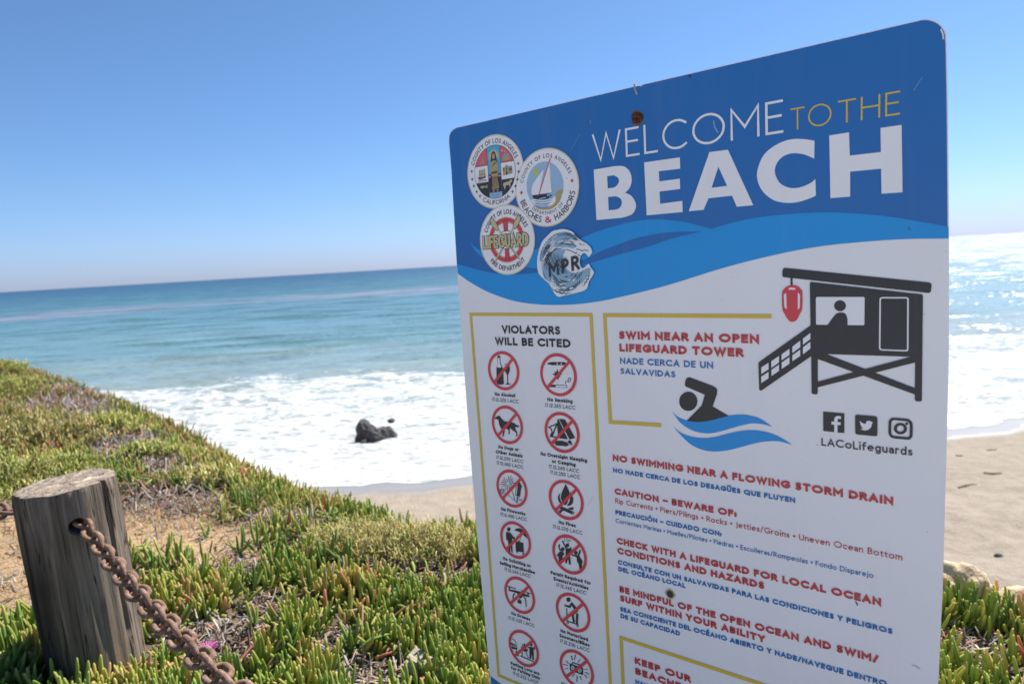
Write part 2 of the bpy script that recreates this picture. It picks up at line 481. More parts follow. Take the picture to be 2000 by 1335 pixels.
# ------------------------------------------------------------------ ice plant and the other ground cover
def ell(x, y, cx, cy, rx, ry, rot=0.0):
    c, s = math.cos(rot), math.sin(rot)
    u = ((x - cx) * c + (y - cy) * s) / rx; v = (-(x - cx) * s + (y - cy) * c) / ry
    return u * u + v * v
# bare soil, litter patches (grey dead stems) and bush spots: centre, radii
BARE = [(-1.78, 2.31, .50, .32, -.6), (-1.52, 1.98, .34, .21, 0), (-1.36, 2.42, .46, .21, -.45), (-2.3, 2.6, .5, .3, -.4)]
LITTER = [(-1.50, 2.78, .30, .14, -.5), (-.747, 1.80, .13, .09, .3), (-.93, 2.08, .13, .08, 0), (-.215, 1.98, .12, .08, -.3), (-.41, 2.0, .14, .08, 0), (-.60, 1.98, .08, .05, 0), (-.50, 1.62, .08, .05, .5),
          (-.95, 2.53, .17, .09, -.5), (-.76, 1.62, .11, .08, 0), (-.37, 1.45, .10, .07, 0), (-3.7, 5.4, .5, .3, -.7), (-2.9, 4.5, .42, .22, -.7), (-2.45, 4.1, .45, .2, -.8),
          (-1.9, 3.45, .3, .12, -.8), (1.06, 1.46, .15, .065, -.4), (1.00, 1.33, .12, .055, -.2), (-4.2, 6.4, .5, .3, -.7), (-3.25, 5.0, .5, .16, -.75), (-2.3, 3.75, .42, .13, -.75), (-1.65, 3.15, .3, .09, -.75), (-.92, 1.72, .06, .08, 0)]

def bare_f(x, y):
    n = (vnoise(x * 6, y * 6, 61, 3) - .5) * 1.6
    m = np.full(x.shape, 9.0)
    for b in BARE: m = np.minimum(m, ell(x, y, *b))
    return m + n
def litter_f(x, y):
    n = (vnoise(x * 9, y * 9, 67, 3) - .5) * 1.8
    m = np.full(x.shape, 9.0)
    for b in LITTER: m = np.minimum(m, ell(x, y, *b))
    return m + n

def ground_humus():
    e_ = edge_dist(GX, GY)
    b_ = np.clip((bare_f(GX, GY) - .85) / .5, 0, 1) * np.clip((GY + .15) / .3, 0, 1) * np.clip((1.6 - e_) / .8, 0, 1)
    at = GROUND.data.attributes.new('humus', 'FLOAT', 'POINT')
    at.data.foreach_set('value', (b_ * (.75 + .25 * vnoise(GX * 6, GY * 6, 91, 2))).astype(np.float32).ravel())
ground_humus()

PAL = np.array([(.125, .27, .034), (.215, .375, .05), (.335, .45, .07), (.43, .445, .105), (.50, .37, .17), (.56, .25, .15)])

def leaf_batch(base, d, L, wd, col0, col1, curve, rings, sides, thick=1.0):
    """finger-shaped succulent leaves. base (n,3), d unit dirs, L, wd (n,), colours at base and tip"""
    n = len(base)
    up = np.array((0, 0, 1.0))
    s = np.cross(d, up); ln = np.linalg.norm(s, axis=1, keepdims=True)
    s = np.where(ln < 1e-3, np.array((1.0, 0, 0)), s / np.maximum(ln, 1e-6))
    nn = np.cross(s, d)
    ts = np.linspace(0, 1, rings)
    prof = np.array([.6, .95, 1.0, .90, .56]) if rings == 5 else np.array([.7, 1.0, .62])
    an = np.linspace(0, 2 * np.pi, sides + 1)[:-1] + .5
    tri = 1 + .18 * np.cos(3 * an)
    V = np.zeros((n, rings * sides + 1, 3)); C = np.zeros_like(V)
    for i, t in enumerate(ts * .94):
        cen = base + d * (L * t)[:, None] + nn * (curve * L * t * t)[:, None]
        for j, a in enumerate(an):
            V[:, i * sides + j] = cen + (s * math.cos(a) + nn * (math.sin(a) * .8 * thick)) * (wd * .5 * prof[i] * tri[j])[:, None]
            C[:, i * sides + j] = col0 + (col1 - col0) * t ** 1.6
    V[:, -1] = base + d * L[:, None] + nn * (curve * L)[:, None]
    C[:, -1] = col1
    q = []
    for i in range(rings - 1):
        for j in range(sides):
            q.append((i * sides + j, i * sides + (j + 1) % sides, (i + 1) * sides + (j + 1) % sides, (i + 1) * sides + j))
    t3 = [((rings - 1) * sides + j, (rings - 1) * sides + (j + 1) % sides, rings * sides) for j in range(sides)]
    o = (np.arange(n) * (rings * sides + 1))[:, None, None]
    return V.reshape(-1, 3), C.reshape(-1, 3), (np.array(q)[None] + o).reshape(-1, 4), (np.array(t3)[None] + o).reshape(-1, 3)

class Batch:
    def __init__(s): s.V, s.C, s.Q, s.T, s.n = [], [], [], [], 0
    def add(s, V, C, Q=None, T=None):
        s.V.append(V); s.C.append(C)
        if Q is not None: s.Q.append(Q + s.n)
        if T is not None: s.T.append(T + s.n)
        s.n += len(V)
    def build(s, name, mat, parent=None, smooth=True):
        return np_mesh(name, np.concatenate(s.V), np.concatenate(s.Q) if s.Q else None, np.concatenate(s.T) if s.T else None, [mat], smooth, {'tint': np.concatenate(s.C)}, parent)

def leaf_mat(name, trans=.3, rough=.45, spec=.35):
    k = NT(name)
    t = k.attr('tint', 'Color')
    c = k.mix(k.noise(k.obj(), 60, 3), k.mix(.12, t, (0, 0, 0)), k.mix(.06, t, (1, 1, .8)))
    b = k.bsdf(c, rough, spec)
    tr = k.n('ShaderNodeBsdfTranslucent'); k.put(tr.inputs[0], k.mix(1.0, c, (1.25, 1.2, .7), 'MULTIPLY'))
    ms = k.n('ShaderNodeMixShader'); ms.inputs[0].default_value = trans
    k.put(ms.inputs[1], b); k.put(ms.inputs[2], tr.outputs[0])
    return k.done(ms.outputs[0])
M_LEAF = leaf_mat('ice plant leaf', .36, .5, .3)
M_DRY = leaf_mat('dry litter', .12, .9, .1)
M_SHRUB = leaf_mat('shrub leaf', .4, .7, .2)

def scatter(n, r0, r1, a0, a1, power=1.0):
    r = (r0 ** power + (r1 ** power - r0 ** power) * RNG.random(n)) ** (1 / power)
    a = R(a0) + (R(a1) - R(a0)) * RNG.random(n)
    return r * np.sin(a), r * np.cos(a)

ice = Batch()
BUSHES = [(-2.42, 3.05, .42, .26), (-3.1, 4.0, .55, .3), (-4.65, 6.0, .36, .26), (-6.1, 7.75, .5, .22), (-2.72, 4.35, .28, .13), (-2.0, 3.6, .22, .11)]
POST_XY = (-1.07, 1.555)
def shoots(n, r0, r1, a0, a1, scale, rings, sides, power, pairs=3, xy=None):
    x, y = scatter(n, r0, r1, a0, a1, power) if xy is None else xy
    n = len(x)
    e = edge_dist(x, y)
    bf, lf = bare_f(x, y), litter_f(x, y)
    keep = (e < .75) & (np.hypot(x - POST_XY[0], y - POST_XY[1]) > .115)
    keep &= RNG.random(n) < np.clip((bf - .7) / .8, 0.015, 1) * np.clip((lf - .8) / .7, 0.03, 1)
    if xy is None: keep &= RNG.random(n) < np.clip((vnoise(x * 8, y * 8, 77, 2) - .27) / .20, .22, 1)
    for bx_, by_, ra_, rb_ in BUSHES: keep &= (ell(x, y, bx_, by_, ra_, rb_) > .8) | (RNG.random(n) < .12)
    # the pale shrub belt along the edge keeps only a few shoots
    belt = (np.abs(e + .10) < .20) & (x > -.72) & (x < -.17)
    keep &= ~belt | (RNG.random(n) < .10)
    x, y = x[keep], y[keep]
    z = ground_z(x, y)
    n = len(x)
    tone = vnoise(x * 2.2, y * 2.2, 71, 3) * .75 + vnoise(x * 9, y * 9, 72, 2) * .45 - .15
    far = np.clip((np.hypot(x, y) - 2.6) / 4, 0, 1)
    lean = RNG.normal(0, .32, (n, 2)) + np.array((.12, .04))
    az0 = RNG.random(n) * np.pi
    lsc = scale * (.75 + .5 * RNG.random(n)) * (.8 + .5 * vnoise(x * 3, y * 3, 75, 2))
    stem = np.stack([lean[:, 0], lean[:, 1], np.ones(n)], 1); stem /= np.linalg.norm(stem, axis=1, keepdims=True)
    hue = np.clip(tone * 5.2 - .7 + far * .9 + RNG.normal(0, .75, n), 0, 4.4)
    hue[RNG.random(n) < .010] = 4.9
    for pz in range(pairs):
        for sg in (0, 1):
            az = az0 + pz * np.pi / 2 + sg * np.pi + RNG.normal(0, .2, n)
            el = R(86 - 17 * (pairs - pz)) + RNG.normal(0, .19, n)
            out = np.stack([np.cos(az), np.sin(az), np.zeros(n)], 1)
            d = out * np.cos(el)[:, None] + stem * np.sin(el)[:, None]; d /= np.linalg.norm(d, axis=1, keepdims=True)
            L = lsc * (.8 + .1 * pz) * (.85 + .3 * RNG.random(n))
            b = np.stack([x, y, z - .012], 1) + stem * (lsc * .30 * pz)[:, None] + out * .003
            wd = (.0090 + .0040 * RNG.random(n)) * (scale / .062) ** .6
            h = np.clip(hue + RNG.normal(0, .35, n), 0, 4.99)
            i0 = np.floor(h).astype(int); fr = (h - i0)[:, None]
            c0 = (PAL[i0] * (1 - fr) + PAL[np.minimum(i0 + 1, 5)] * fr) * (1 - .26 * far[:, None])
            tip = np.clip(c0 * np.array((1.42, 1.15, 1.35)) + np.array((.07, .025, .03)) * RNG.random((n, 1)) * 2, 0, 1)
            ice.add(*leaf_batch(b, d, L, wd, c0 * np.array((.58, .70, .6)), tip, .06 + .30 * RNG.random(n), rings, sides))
shoots(6600, .85, 2.3, -52, 48, .060, 5, 5, 1.6)
shoots(6600, 2.3, 4.6, -50, 44, .060, 3, 4, 1.7)
shoots(8000, 4.6, 13, -50, -20, .066, 3, 4, 1.5, 3)
def spot(px, py, n, rad):
    q = at_z(px, py, .0)
    return RNG.normal(q[0], rad, n), RNG.normal(q[1], rad, n)
shoots(0, 0, 0, 0, 0, .074, 5, 6, 1, 3, spot(60, 1330, 44, .07))
shoots(0, 0, 0, 0, 0, .070, 5, 6, 1, 3, spot(165, 1385, 16, .03))
shoots(0, 0, 0, 0, 0, .060, 5, 6, 1, 3, spot(255, 1375, 12, .03))
shoots(1500, .85, 2.6, 30, 60, .056, 3, 4, 1.6)

# loose, splayed and trailing leaves that break up the upright shoots
def trailing(n, r0, r1, a0, a1, sc):
    x, y = scatter(n, r0, r1, a0, a1, 1.5)
    keep = (edge_dist(x, y) < .6) & (np.hypot(x - POST_XY[0], y - POST_XY[1]) > .13) & (bare_f(x, y) > 1.0) & (litter_f(x, y) > .9) & (RNG.random(n) < .25 + .75 * (vnoise(x * 5, y * 5, 95, 2) > .5))
    x, y = x[keep], y[keep]; n = len(x)
    az = RNG.random(n) * 6.28; el = RNG.uniform(-.1, .75, n)
    d = np.stack([np.cos(az) * np.cos(el), np.sin(az) * np.cos(el), np.sin(el)], 1)
    pal = np.array([(.20, .34, .05), (.34, .42, .08), (.46, .42, .12), (.50, .30, .16), (.58, .24, .16), (.40, .34, .20)])
    c = pal[RNG.choice(6, n, p=[.25, .25, .18, .14, .10, .08])] * (.8 + .4 * RNG.random((n, 1)))
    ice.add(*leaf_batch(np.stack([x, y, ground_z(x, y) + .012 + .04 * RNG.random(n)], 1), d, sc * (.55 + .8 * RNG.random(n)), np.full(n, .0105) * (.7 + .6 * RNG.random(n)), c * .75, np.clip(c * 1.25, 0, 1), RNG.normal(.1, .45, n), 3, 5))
trailing(5200, .9, 3.2, -50, 46, .052)
trailing(3500, 3.2, 8, -48, -18, .06)
tag(ice.build('ice_plant', M_LEAF), 'low carpet of green finger-leaved ice plant spreading over the bluff top', 'ground cover', kind='stuff')

# dead grey and rusty leaves lying in the patches
lit = Batch()
def litter(n, r0, r1, a0, a1, sc):
    x, y = scatter(n, r0, r1, a0, a1, 1.5)
    lf, bf = litter_f(x, y), bare_f(x, y)
    pr = np.where(lf < 1.1, 1.0, np.where(bf < 1.2, .12, .10))
    k_ = (RNG.random(n) < pr) & (edge_dist(x, y) < .5) & (np.hypot(x - POST_XY[0], y - POST_XY[1]) > .11)
    x, y = x[k_], y[k_]; n = len(x)
    z = ground_z(x, y)
    az = RNG.random(n) * 2 * np.pi; el = RNG.normal(.15, .35, n)
    d = np.stack([np.cos(az) * np.cos(el), np.sin(az) * np.cos(el), np.sin(el)], 1)
    pal = np.array([(.36, .31, .29), (.22, .18, .17), (.46, .40, .35), (.34, .20, .13), (.40, .17, .10), (.12, .09, .08)])
    c = pal[RNG.choice(6, n, p=[.3, .22, .2, .13, .05, .10])] * (.75 + .5 * RNG.random((n, 1)))
    lit.add(*leaf_batch(np.stack([x, y, z + .008 + .014 * RNG.random(n)], 1), d, sc * (.5 + RNG.random(n)), sc * .19 * (.6 + .8 * RNG.random(n)), c, c * 1.1, RNG.normal(0, .5, n), 3, 4, .5))
litter(42000, 1.0, 3.2, -50, 46, .034)
litter(26000, 3.2, 8, -48, -18, .05)
tag(lit.build('dry_litter', M_DRY), 'grey and rusty dead ice plant leaves lying in patches between the live ones', 'leaf litter', kind='stuff')

# dry grass blades
def blades(batch, b, az, el, L, wd, col, droop, seg=4):
    n = len(b)
    s = np.stack([-np.sin(az), np.cos(az), np.zeros(n)], 1)
    V = np.zeros((n, (seg + 1) * 2, 3)); C = np.zeros_like(V)
    for i in range(seg + 1):
        t = i / seg
        e = el - droop * t
        cen = b + np.stack([np.cos(az) * np.cos(e), np.sin(az) * np.cos(e), np.sin(e)], 1) * (L * t)[:, None]
        w = (wd * .5 * (1 - .85 * t))[:, None]
        V[:, 2 * i] = cen - s * w; V[:, 2 * i + 1] = cen + s * w
        C[:, 2 * i] = C[:, 2 * i + 1] = col
    q = np.array([(2 * i, 2 * i + 1, 2 * i + 3, 2 * i + 2) for i in range(seg)])
    o = (np.arange(n) * (seg + 1) * 2)[:, None, None]
    batch.add(V.reshape(-1, 3), C.reshape(-1, 3), (q[None] + o).reshape(-1, 4))
gr = Batch()
for cx, cy, rad, n, L0 in [(-1.12, 2.72, .16, 140, .13), (-1.25, 2.62, .2, 90, .1), (-1.75, 2.4, .5, 420, .06), (-1.45, 2.05, .25, 200, .06), (-1.4, 2.55, .3, 220, .06), (-.85, 2.74, .2, 120, .1), (-2.3, 2.8, .5, 400, .08), (.95, 1.75, .3, 80, .08)]:
    x = RNG.normal(cx, rad * .6, n); y = RNG.normal(cy, rad * .45, n)
    m = np.hypot(x - POST_XY[0], y - POST_XY[1]) > .13
    x, y = x[m], y[m]; n = len(x)
    c = np.array((.50, .38, .19)) * (.7 + .5 * RNG.random((n, 1))) * np.array((1, 1, 1))
    blades(gr, np.stack([x, y, ground_z(x, y)], 1), RNG.random(n) * 6.28, RNG.uniform(.2, 1.4, n), L0 * (.5 + RNG.random(n)), np.full(n, .0028), c, RNG.random(n) * .8)
tag(gr.build('dry_grass', M_DRY), 'sparse straw-coloured dry grass on the bare soil beside the wooden post', 'grass', kind='stuff')

# pale yellow-green bushes
def bush(cx, cy, rx, ry, h, n, cols, label, leaf=.03, lw=.28, sprigs=60):
    root = empty('coastal_shrub', (cx, cy, float(ground_z(np.array([cx]), np.array([cy]))[0])))
    tag(root, label, 'shrub', 'pale shrubs on the bluff')
    fb, sb = Batch(), Batch()
    # sprigs rise from the base, leaves sit along them
    m = sprigs
    a = RNG.random(m) * 2 * np.pi; r = np.sqrt(RNG.random(m))
    sx_, sy_ = r * np.cos(a) * rx, r * np.sin(a) * ry
    zb = ground_z(cx + sx_, cy + sy_) - root.location.z
    hh = h * (1 - .6 * r ** 2) * (.65 + .6 * RNG.random(m))
    tipv = np.stack([sx_ * 1.12 + RNG.normal(0, .12 * rx, m), sy_ * 1.12 + RNG.normal(0, .12 * ry, m), zb + hh], 1)
    basev = np.stack([sx_ * .8, sy_ * .8, zb - .02], 1)
    dv = tipv - basev; Lv = np.linalg.norm(dv, axis=1)
    sb.add(*leaf_batch(basev, dv / Lv[:, None], Lv, np.full(m, .004), np.tile((.20, .15, .07), (m, 1)), np.tile((.25, .24, .09), (m, 1)), np.zeros(m), 3, 3))
    i = RNG.integers(0, m, n)
    t = .25 + .8 * RNG.random(n) ** .8
    b = basev[i] + dv[i] * t[:, None] + RNG.normal(0, .012 + .02 * h, (n, 3)) * np.array((1, 1, .6))
    az = RNG.random(n) * 6.28; el = RNG.normal(.75, .5, n)
    d = np.stack([np.cos(az) * np.cos(el), np.sin(az) * np.cos(el), np.sin(el)], 1)
    cols = np.array(cols)
    c = cols[RNG.integers(0, len(cols), n)] * (.75 + .5 * RNG.random((n, 1)))
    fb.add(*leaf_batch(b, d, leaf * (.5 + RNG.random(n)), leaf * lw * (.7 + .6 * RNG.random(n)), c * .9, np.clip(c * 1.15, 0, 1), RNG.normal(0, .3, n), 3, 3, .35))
    fb.build('foliage', M_SHRUB, root)
    sb.build('stems', M_DRY, root)
YG = [(.52, .56, .17), (.58, .58, .21), (.40, .47, .15), (.62, .58, .26)]
YB = [(.62, .53, .26), (.52, .50, .20), (.41, .44, .16), (.66, .55, .30)]
PA = [(.72, .66, .33), (.62, .60, .26), (.78, .68, .40), (.52, .52, .22)]
bush(-2.42, 3.05, .42, .26, .17, 4200, YG, 'broad chartreuse shrub just behind the wooden post, by the left frame edge', .028, .3, 160)
bush(-3.1, 4.0, .55, .3, .18, 4200, YB, 'ochre-tinted shrub on the left slope above the one behind the post', .034, .3, 150)
bush(-4.65, 6.0, .36, .26, .15, 3200, YG, 'bright yellow-green shrub halfway up the left slope at the frame edge', .030, .3, 110)
bush(-6.1, 7.75, .5, .22, .13, 2800, YG, 'yellow-green shrub on the skyline of the slope at the far left', .036, .3, 110)
bush(-2.72, 4.35, .28, .13, .08, 1700, YG, 'small lime shrub on the sea edge of the left slope', .04, .3, 90)
bush(-2.0, 3.6, .22, .11, .07, 1500, YG, 'low green-yellow shrub on the sea edge nearest the surf', .034, .3, 90)
bush(-1.42, 3.02, .25, .1, .07, 1500, PA, 'thin pale shrub on the slope rim above the bare soil patch', .03, .3, 70)
bush(-.60, 2.24, .17, .12, .085, 4200, PA, 'straw-green wiry shrub at the left end of the belt before the beach', .016, .26, 170)
bush(-.435, 2.18, .17, .11, .090, 4400, PA, 'straw-green wiry shrub in the middle of the belt before the beach', .016, .26, 180)
bush(-.275, 2.14, .14, .10, .080, 3600, PA, 'straw-green wiry shrub nearest the left edge of the sign', .016, .26, 150)

# magenta ice plant flower
fx, fy = at_z(403, 1256, .075)[:2]
fz = float(ground_z(np.array([fx]), np.array([fy]))[0])
fl = empty('ice_plant_flower', (fx, fy, fz))
tag(fl, 'single magenta ice plant flower open among the leaves right of the chain', 'flower')
pb = Batch(); n = 46
az = np.linspace(0, 4 * np.pi, n) + RNG.normal(0, .05, n); el = RNG.normal(.25, .1, n)
d = np.stack([np.cos(az) * np.cos(el), np.sin(az) * np.cos(el), np.sin(el)], 1)
c = np.tile((.62, .13, .50), (n, 1)) * (.85 + .3 * RNG.random((n, 1)))
pb.add(*leaf_batch(np.tile((0, 0, .078), (n, 1)) + d * .002, d, .023 + .004 * RNG.random(n), np.full(n, .0038), c, c * 1.1, np.full(n, .1), 3, 4, .4))
pb.build('petals', M_SHRUB, fl)
cb = Batch(); n = 40
az = RNG.random(n) * 6.28; el = RNG.uniform(.7, 1.5, n)
d = np.stack([np.cos(az) * np.cos(el), np.sin(az) * np.cos(el), np.sin(el)], 1)
c = np.tile((.7, .55, .2), (n, 1))
cb.add(*leaf_batch(np.tile((0, 0, .078), (n, 1)), d, np.full(n, .009), np.full(n, .0015), c, c, np.zeros(n), 3, 3))
cb.build('flower_centre', M_SHRUB, fl)
sb = Batch()
sb.add(*leaf_batch(np.array([(0, 0, -.01)]), np.array([(0, 0, 1.0)]), np.array([.09]), np.array([.006]), np.array([(.12, .2, .05)]), np.array([(.2, .25, .08)]), np.zeros(1), 3, 5))
sb.build('flower_stalk', M_LEAF, fl)

# weathered board half buried in the leaves
def wood_mat(name, c0, c1, c2, along=(30, 30, 2.2), cracks=True):
    k = NT(name)
    p = k.obj()
    g = k.noise(k.mapping(p, along), 1.0, 9, .68, .5)
    g2 = k.noise(k.mapping(p, tuple(a * 3.2 for a in along)), 1.0, 5, .65)
    bl = k.noise(p, 5.5, 4, .6)
    c = k.ramp(g, [(.28, c0), (.5, c1), (.72, c2)])
    c = k.mix(k.mrange(g2, .52, .72, 0, .55), c, tuple(x * .45 for x in c0))
    c = k.mix(k.mrange(bl, .35, .7, .0, .45), c, tuple(x * .55 for x in c1))
    return k.done(k.bsdf(c, .88, .15, k.bump(k.math('ADD', g, k.math('MULTIPLY', g2, .5)), .8, .006)))
bq = at_z(842, 1300, .035)
bm = bmesh.new()
for dz, yy, th in ((0, 0, .010), (-.022, -.014, .007)):
    v = bmesh.ops.create_cube(bm, size=1.0)['verts']
    for q in v: q.co = Vector((q.co.x * .036 + (-.009 if dz else 0), q.co.y * (.115 if not dz else .10) + yy, q.co.z * th + dz))
bmesh.ops.bevel(bm, geom=bm.edges[:], offset=.0015, segments=1, affect='EDGES')
for q in bm.verts: q.co.x, q.co.y = q.co.y, q.co.x
bd = bm_obj('wooden_board', bm, wood_mat('weathered board grain', (.22, .19, .16), (.42, .37, .31), (.58, .53, .46), (3, 40, 40)))
bd.location = (bq[0] + .0, bq[1] - .005, .040)
bd.rotation_euler = (R(12), R(18), R(-28))
tag(bd, 'short split grey board half buried in the ice plant at the bottom of the photo', 'board')
# ------------------------------------------------------------------ wooden post with its bored hole
PB = Vector((-1.069, 1.5554, -.08)); PT = Vector((-1.0911, 1.5554, .4876))
PR = .1035
def wood_post():
    na, nz = 128, 70
    ax = (PT - PB); H = ax.length
    zs = np.concatenate([np.linspace(0, .93, nz - 12), np.linspace(.94, 1, 12)])
    an = np.linspace(0, 2 * np.pi, na + 1)[:-1]
    A, Z = np.meshgrid(an, zs, indexing='xy')
    r = np.full(A.shape, PR)
    r += (vnoise(np.cos(A) * 9 + 20, np.sin(A) * 9 + Z * 1.2, 81, 4) - .5) * .008
    r += (vnoise(np.cos(A) * 1.3 + 5, np.sin(A) * 1.3 + Z * 1.5, 83, 2) - .5) * .010
    # drying checks: narrow grooves running down from the top
    for a0, wd, dp, z0 in [(R(-72), .045, .016, .66), (R(-118), .016, .006, .55), (R(-150), .018, .007, .2), (R(-95), .02, .006, .75), (R(-30), .03, .014, .3), (R(80), .03, .02, .3), (R(-52), .03, .012, .86), (R(-40), .02, .006, .1), (R(-63), .014, .005, .0)]:
        wob = (vnoise(Z * 5, Z * 0 + a0, 85, 2) - .5) * .08
        g = np.exp(-(((A - (a0 % (2 * np.pi)) + wob + np.pi) % (2 * np.pi) - np.pi) / wd) ** 2)
        r -= dp * g * np.clip((Z - z0) / .08, 0, 1)
    r -= .0015 * np.clip((Z - .985) / .015, 0, 1) + (vnoise(A * 4, A * 0, 87, 3) - .4) * .006 * np.clip((Z - .96) / .04, 0, 1)
    V = np.stack([r * np.cos(A), r * np.sin(A), Z * H + (vnoise(A * 3, A * 0, 88, 3) - .5) * .010 * np.clip((Z - .9) / .1, 0, 1)], -1).reshape(-1, 3)
    # saw-cut top
    rings = [.94, .85, .7, .5, .3, .12]
    last = V.reshape(len(zs), na, 3)[-1]
    top = []
    for q in rings:
        t = last * np.array((q, q, 1)); t[:, 2] = last[:, 2] * q + H * (1 - q) + .002
        t[:, 2] += (vnoise(t[:, 0] * 40, t[:, 1] * 40, 89, 3) - .5) * .006
        top.append(t)
    V = np.concatenate([V] + top + [np.array([(0, 0, H + .002)])])
    n = len(zs) + len(rings)
    Q = grid_faces(n, na, True)
    b = (n - 1) * na
    T = [(b + j, b + (j + 1) % na, len(V) - 1) for j in range(na)]
    return V, Q, T, H
k = NT('weathered post wood')
p = k.obj()
g = k.noise(k.mapping(p, (46, 46, 2.6)), 1.0, 9, .7, .6)
g2 = k.noise(k.mapping(p, (150, 150, 6)), 1.0, 5, .65)
bl = k.noise(k.mapping(p, (9, 9, 3)), 1.0, 4, .6)
st = k.noise(k.mapping(p, (22, 22, .8)), 1.0, 4, .6)
c = k.ramp(g, [(.28, (.070, .055, .044)), (.5, (.185, .148, .118)), (.74, (.35, .295, .245))])
c = k.mix(k.mrange(g2, .5, .7, 0, .55), c, (.05, .042, .036))
c = k.mix(k.mrange(st, .48, .68, 0, .6), c, (.045, .040, .037))
c = k.mix(k.mrange(bl, .55, .75, 0, .5), c, (.20, .135, .09))
topf = k.mrange(k.n('ShaderNodeSeparateXYZ', Vector=k.n('ShaderNodeNewGeometry').outputs['Normal']).outputs[2], .6, .85)
tn = k.noise(k.mapping(p, (14, 60, 14), (0, 0, .5)), 1.0, 7, .68, .4)
tb = k.noise(p, 16, 4, .6)
tc = k.ramp(tn, [(.3, (.15, .115, .09)), (.5, (.31, .25, .20)), (.7, (.44, .37, .30))])
tc = k.mix(k.mrange(tb, .57, .64), tc, (.58, .50, .38))
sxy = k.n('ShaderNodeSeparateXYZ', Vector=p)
crk = k.noise(k.mapping(p, (34, 34, 1.5)), 1.0, 3, .5, .3)
crk = k.mrange(k.math('ABSOLUTE', k.math('SUBTRACT', crk, .5)), .0, .011, 1, 0)
c = k.mix(k.math('MULTIPLY', crk, .8), c, (.018, .015, .013))          # hairline drying cracks
tcr = k.noise(k.mapping(p, (16, 55, 16), (0, 0, .5)), 1.0, 4, .55, .5)
tc = k.mix(k.math('MULTIPLY', k.mrange(k.math('ABSOLUTE', k.math('SUBTRACT', tcr, .5)), 0, .014, 1, 0), .8), tc, (.06, .048, .04))
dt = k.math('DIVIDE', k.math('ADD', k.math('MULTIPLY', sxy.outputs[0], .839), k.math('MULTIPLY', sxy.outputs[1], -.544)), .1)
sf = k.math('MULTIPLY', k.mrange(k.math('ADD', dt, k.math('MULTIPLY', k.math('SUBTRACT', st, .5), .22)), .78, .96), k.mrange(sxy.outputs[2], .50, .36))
c = k.mix(k.math('MULTIPLY', sf, .78), c, (.024, .020, .018))          # dark band running down below the hole
c = k.mix(topf, c, tc)
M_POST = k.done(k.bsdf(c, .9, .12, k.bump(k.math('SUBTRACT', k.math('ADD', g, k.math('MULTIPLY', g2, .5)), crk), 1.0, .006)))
V, Q, T, PH = wood_post()
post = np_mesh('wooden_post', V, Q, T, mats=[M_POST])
post.location = PB
post.rotation_euler = (PT - PB).to_track_quat('Z', 'Y').to_euler()
tag(post, 'weathered grey round wooden post with a chain through its bored hole', 'post')
for pl in post.data.polygons[-len(T):]: pl.use_smooth = True
# bore the chain hole right through
HOLE = Vector((-1.0165, 1.4665, .4035))
hole_dir = Vector((.42, -.80, -.12)).normalized()
bm = bmesh.new()
bmesh.ops.create_cone(bm, cap_ends=True, segments=28, radius1=.0195, radius2=.0195, depth=.5)
cut = bm_obj('bore_cutter', bm, M_POST)
cut.matrix_world = Matrix.Translation(HOLE - hole_dir * .10) @ hole_dir.to_track_quat('Z', 'Y').to_matrix().to_4x4()
md = post.modifiers.new('bore', 'BOOLEAN')
md.operation = 'DIFFERENCE'; md.object = cut; md.solver = 'EXACT'
bpy.context.view_layer.update()
dg = bpy.context.evaluated_depsgraph_get()
nm = bpy.data.meshes.new_from_object(post.evaluated_get(dg))
post.modifiers.clear()
if len(nm.polygons) > 1000: post.data = nm
bpy.data.objects.remove(cut)
post.data.set_sharp_from_angle(angle=R(42))

# ------------------------------------------------------------------ chain
k = NT('rusty chain steel')
n1 = k.noise(k.pos(), 70, 6, .65); n2 = k.noise(k.pos(), 320, 3, .6)
c = k.ramp(n1, [(.3, (.07, .038, .027)), (.48, (.185, .108, .075)), (.7, (.32, .21, .16))])
c = k.mix(k.mrange(n2, .55, .7, 0, .6), c, (.36, .245, .19))
M_RUST = k.done(k.bsdf(c, .82, .25, k.bump(k.math('ADD', n1, n2), .6, .002)))

def link_mesh(pitch, wire, width):
    """stadium-shaped link in the XY plane, long axis X"""
    hl, hw = pitch / 2 + wire * .5, width / 2
    st_ = hl - hw
    added_path = []
    for a in np.linspace(-90, 90, 11): added_path.append((st_ + hw * math.cos(R(a)), hw * math.sin(R(a))))
    for a in np.linspace(90, 270, 11): added_path.append((-st_ + hw * math.cos(R(a)), hw * math.sin(R(a))))
    n = len(added_path); m = 10
    V = []
    for i, (x, y) in enumerate(added_path):
        px, py = added_path[i - 1]; nx, ny = added_path[(i + 1) % n]
        t = Vector((nx - px, ny - py, 0)).normalized(); s = Vector((t.y, -t.x, 0))
        for j in range(m):
            a = 2 * math.pi * j / m
            V.append(Vector((x, y, 0)) + s * (wire / 2 * math.cos(a)) + Vector((0, 0, wire / 2 * math.sin(a))))
    F = []
    for i in range(n):
        for j in range(m):
            F.append((i * m + j, i * m + (j + 1) % m, ((i + 1) % n) * m + (j + 1) % m, ((i + 1) % n) * m + j))
    return np.array([v[:] for v in V]), np.array(F)
PITCH, WIRE, WID = .0372, .0108, .0356
LV, LF = link_mesh(PITCH, WIRE, WID)
chain = empty('chain', tuple(HOLE))
tag(chain, 'heavy rusty chain threaded through the wooden post and sagging down to the right', 'chain')
first = None
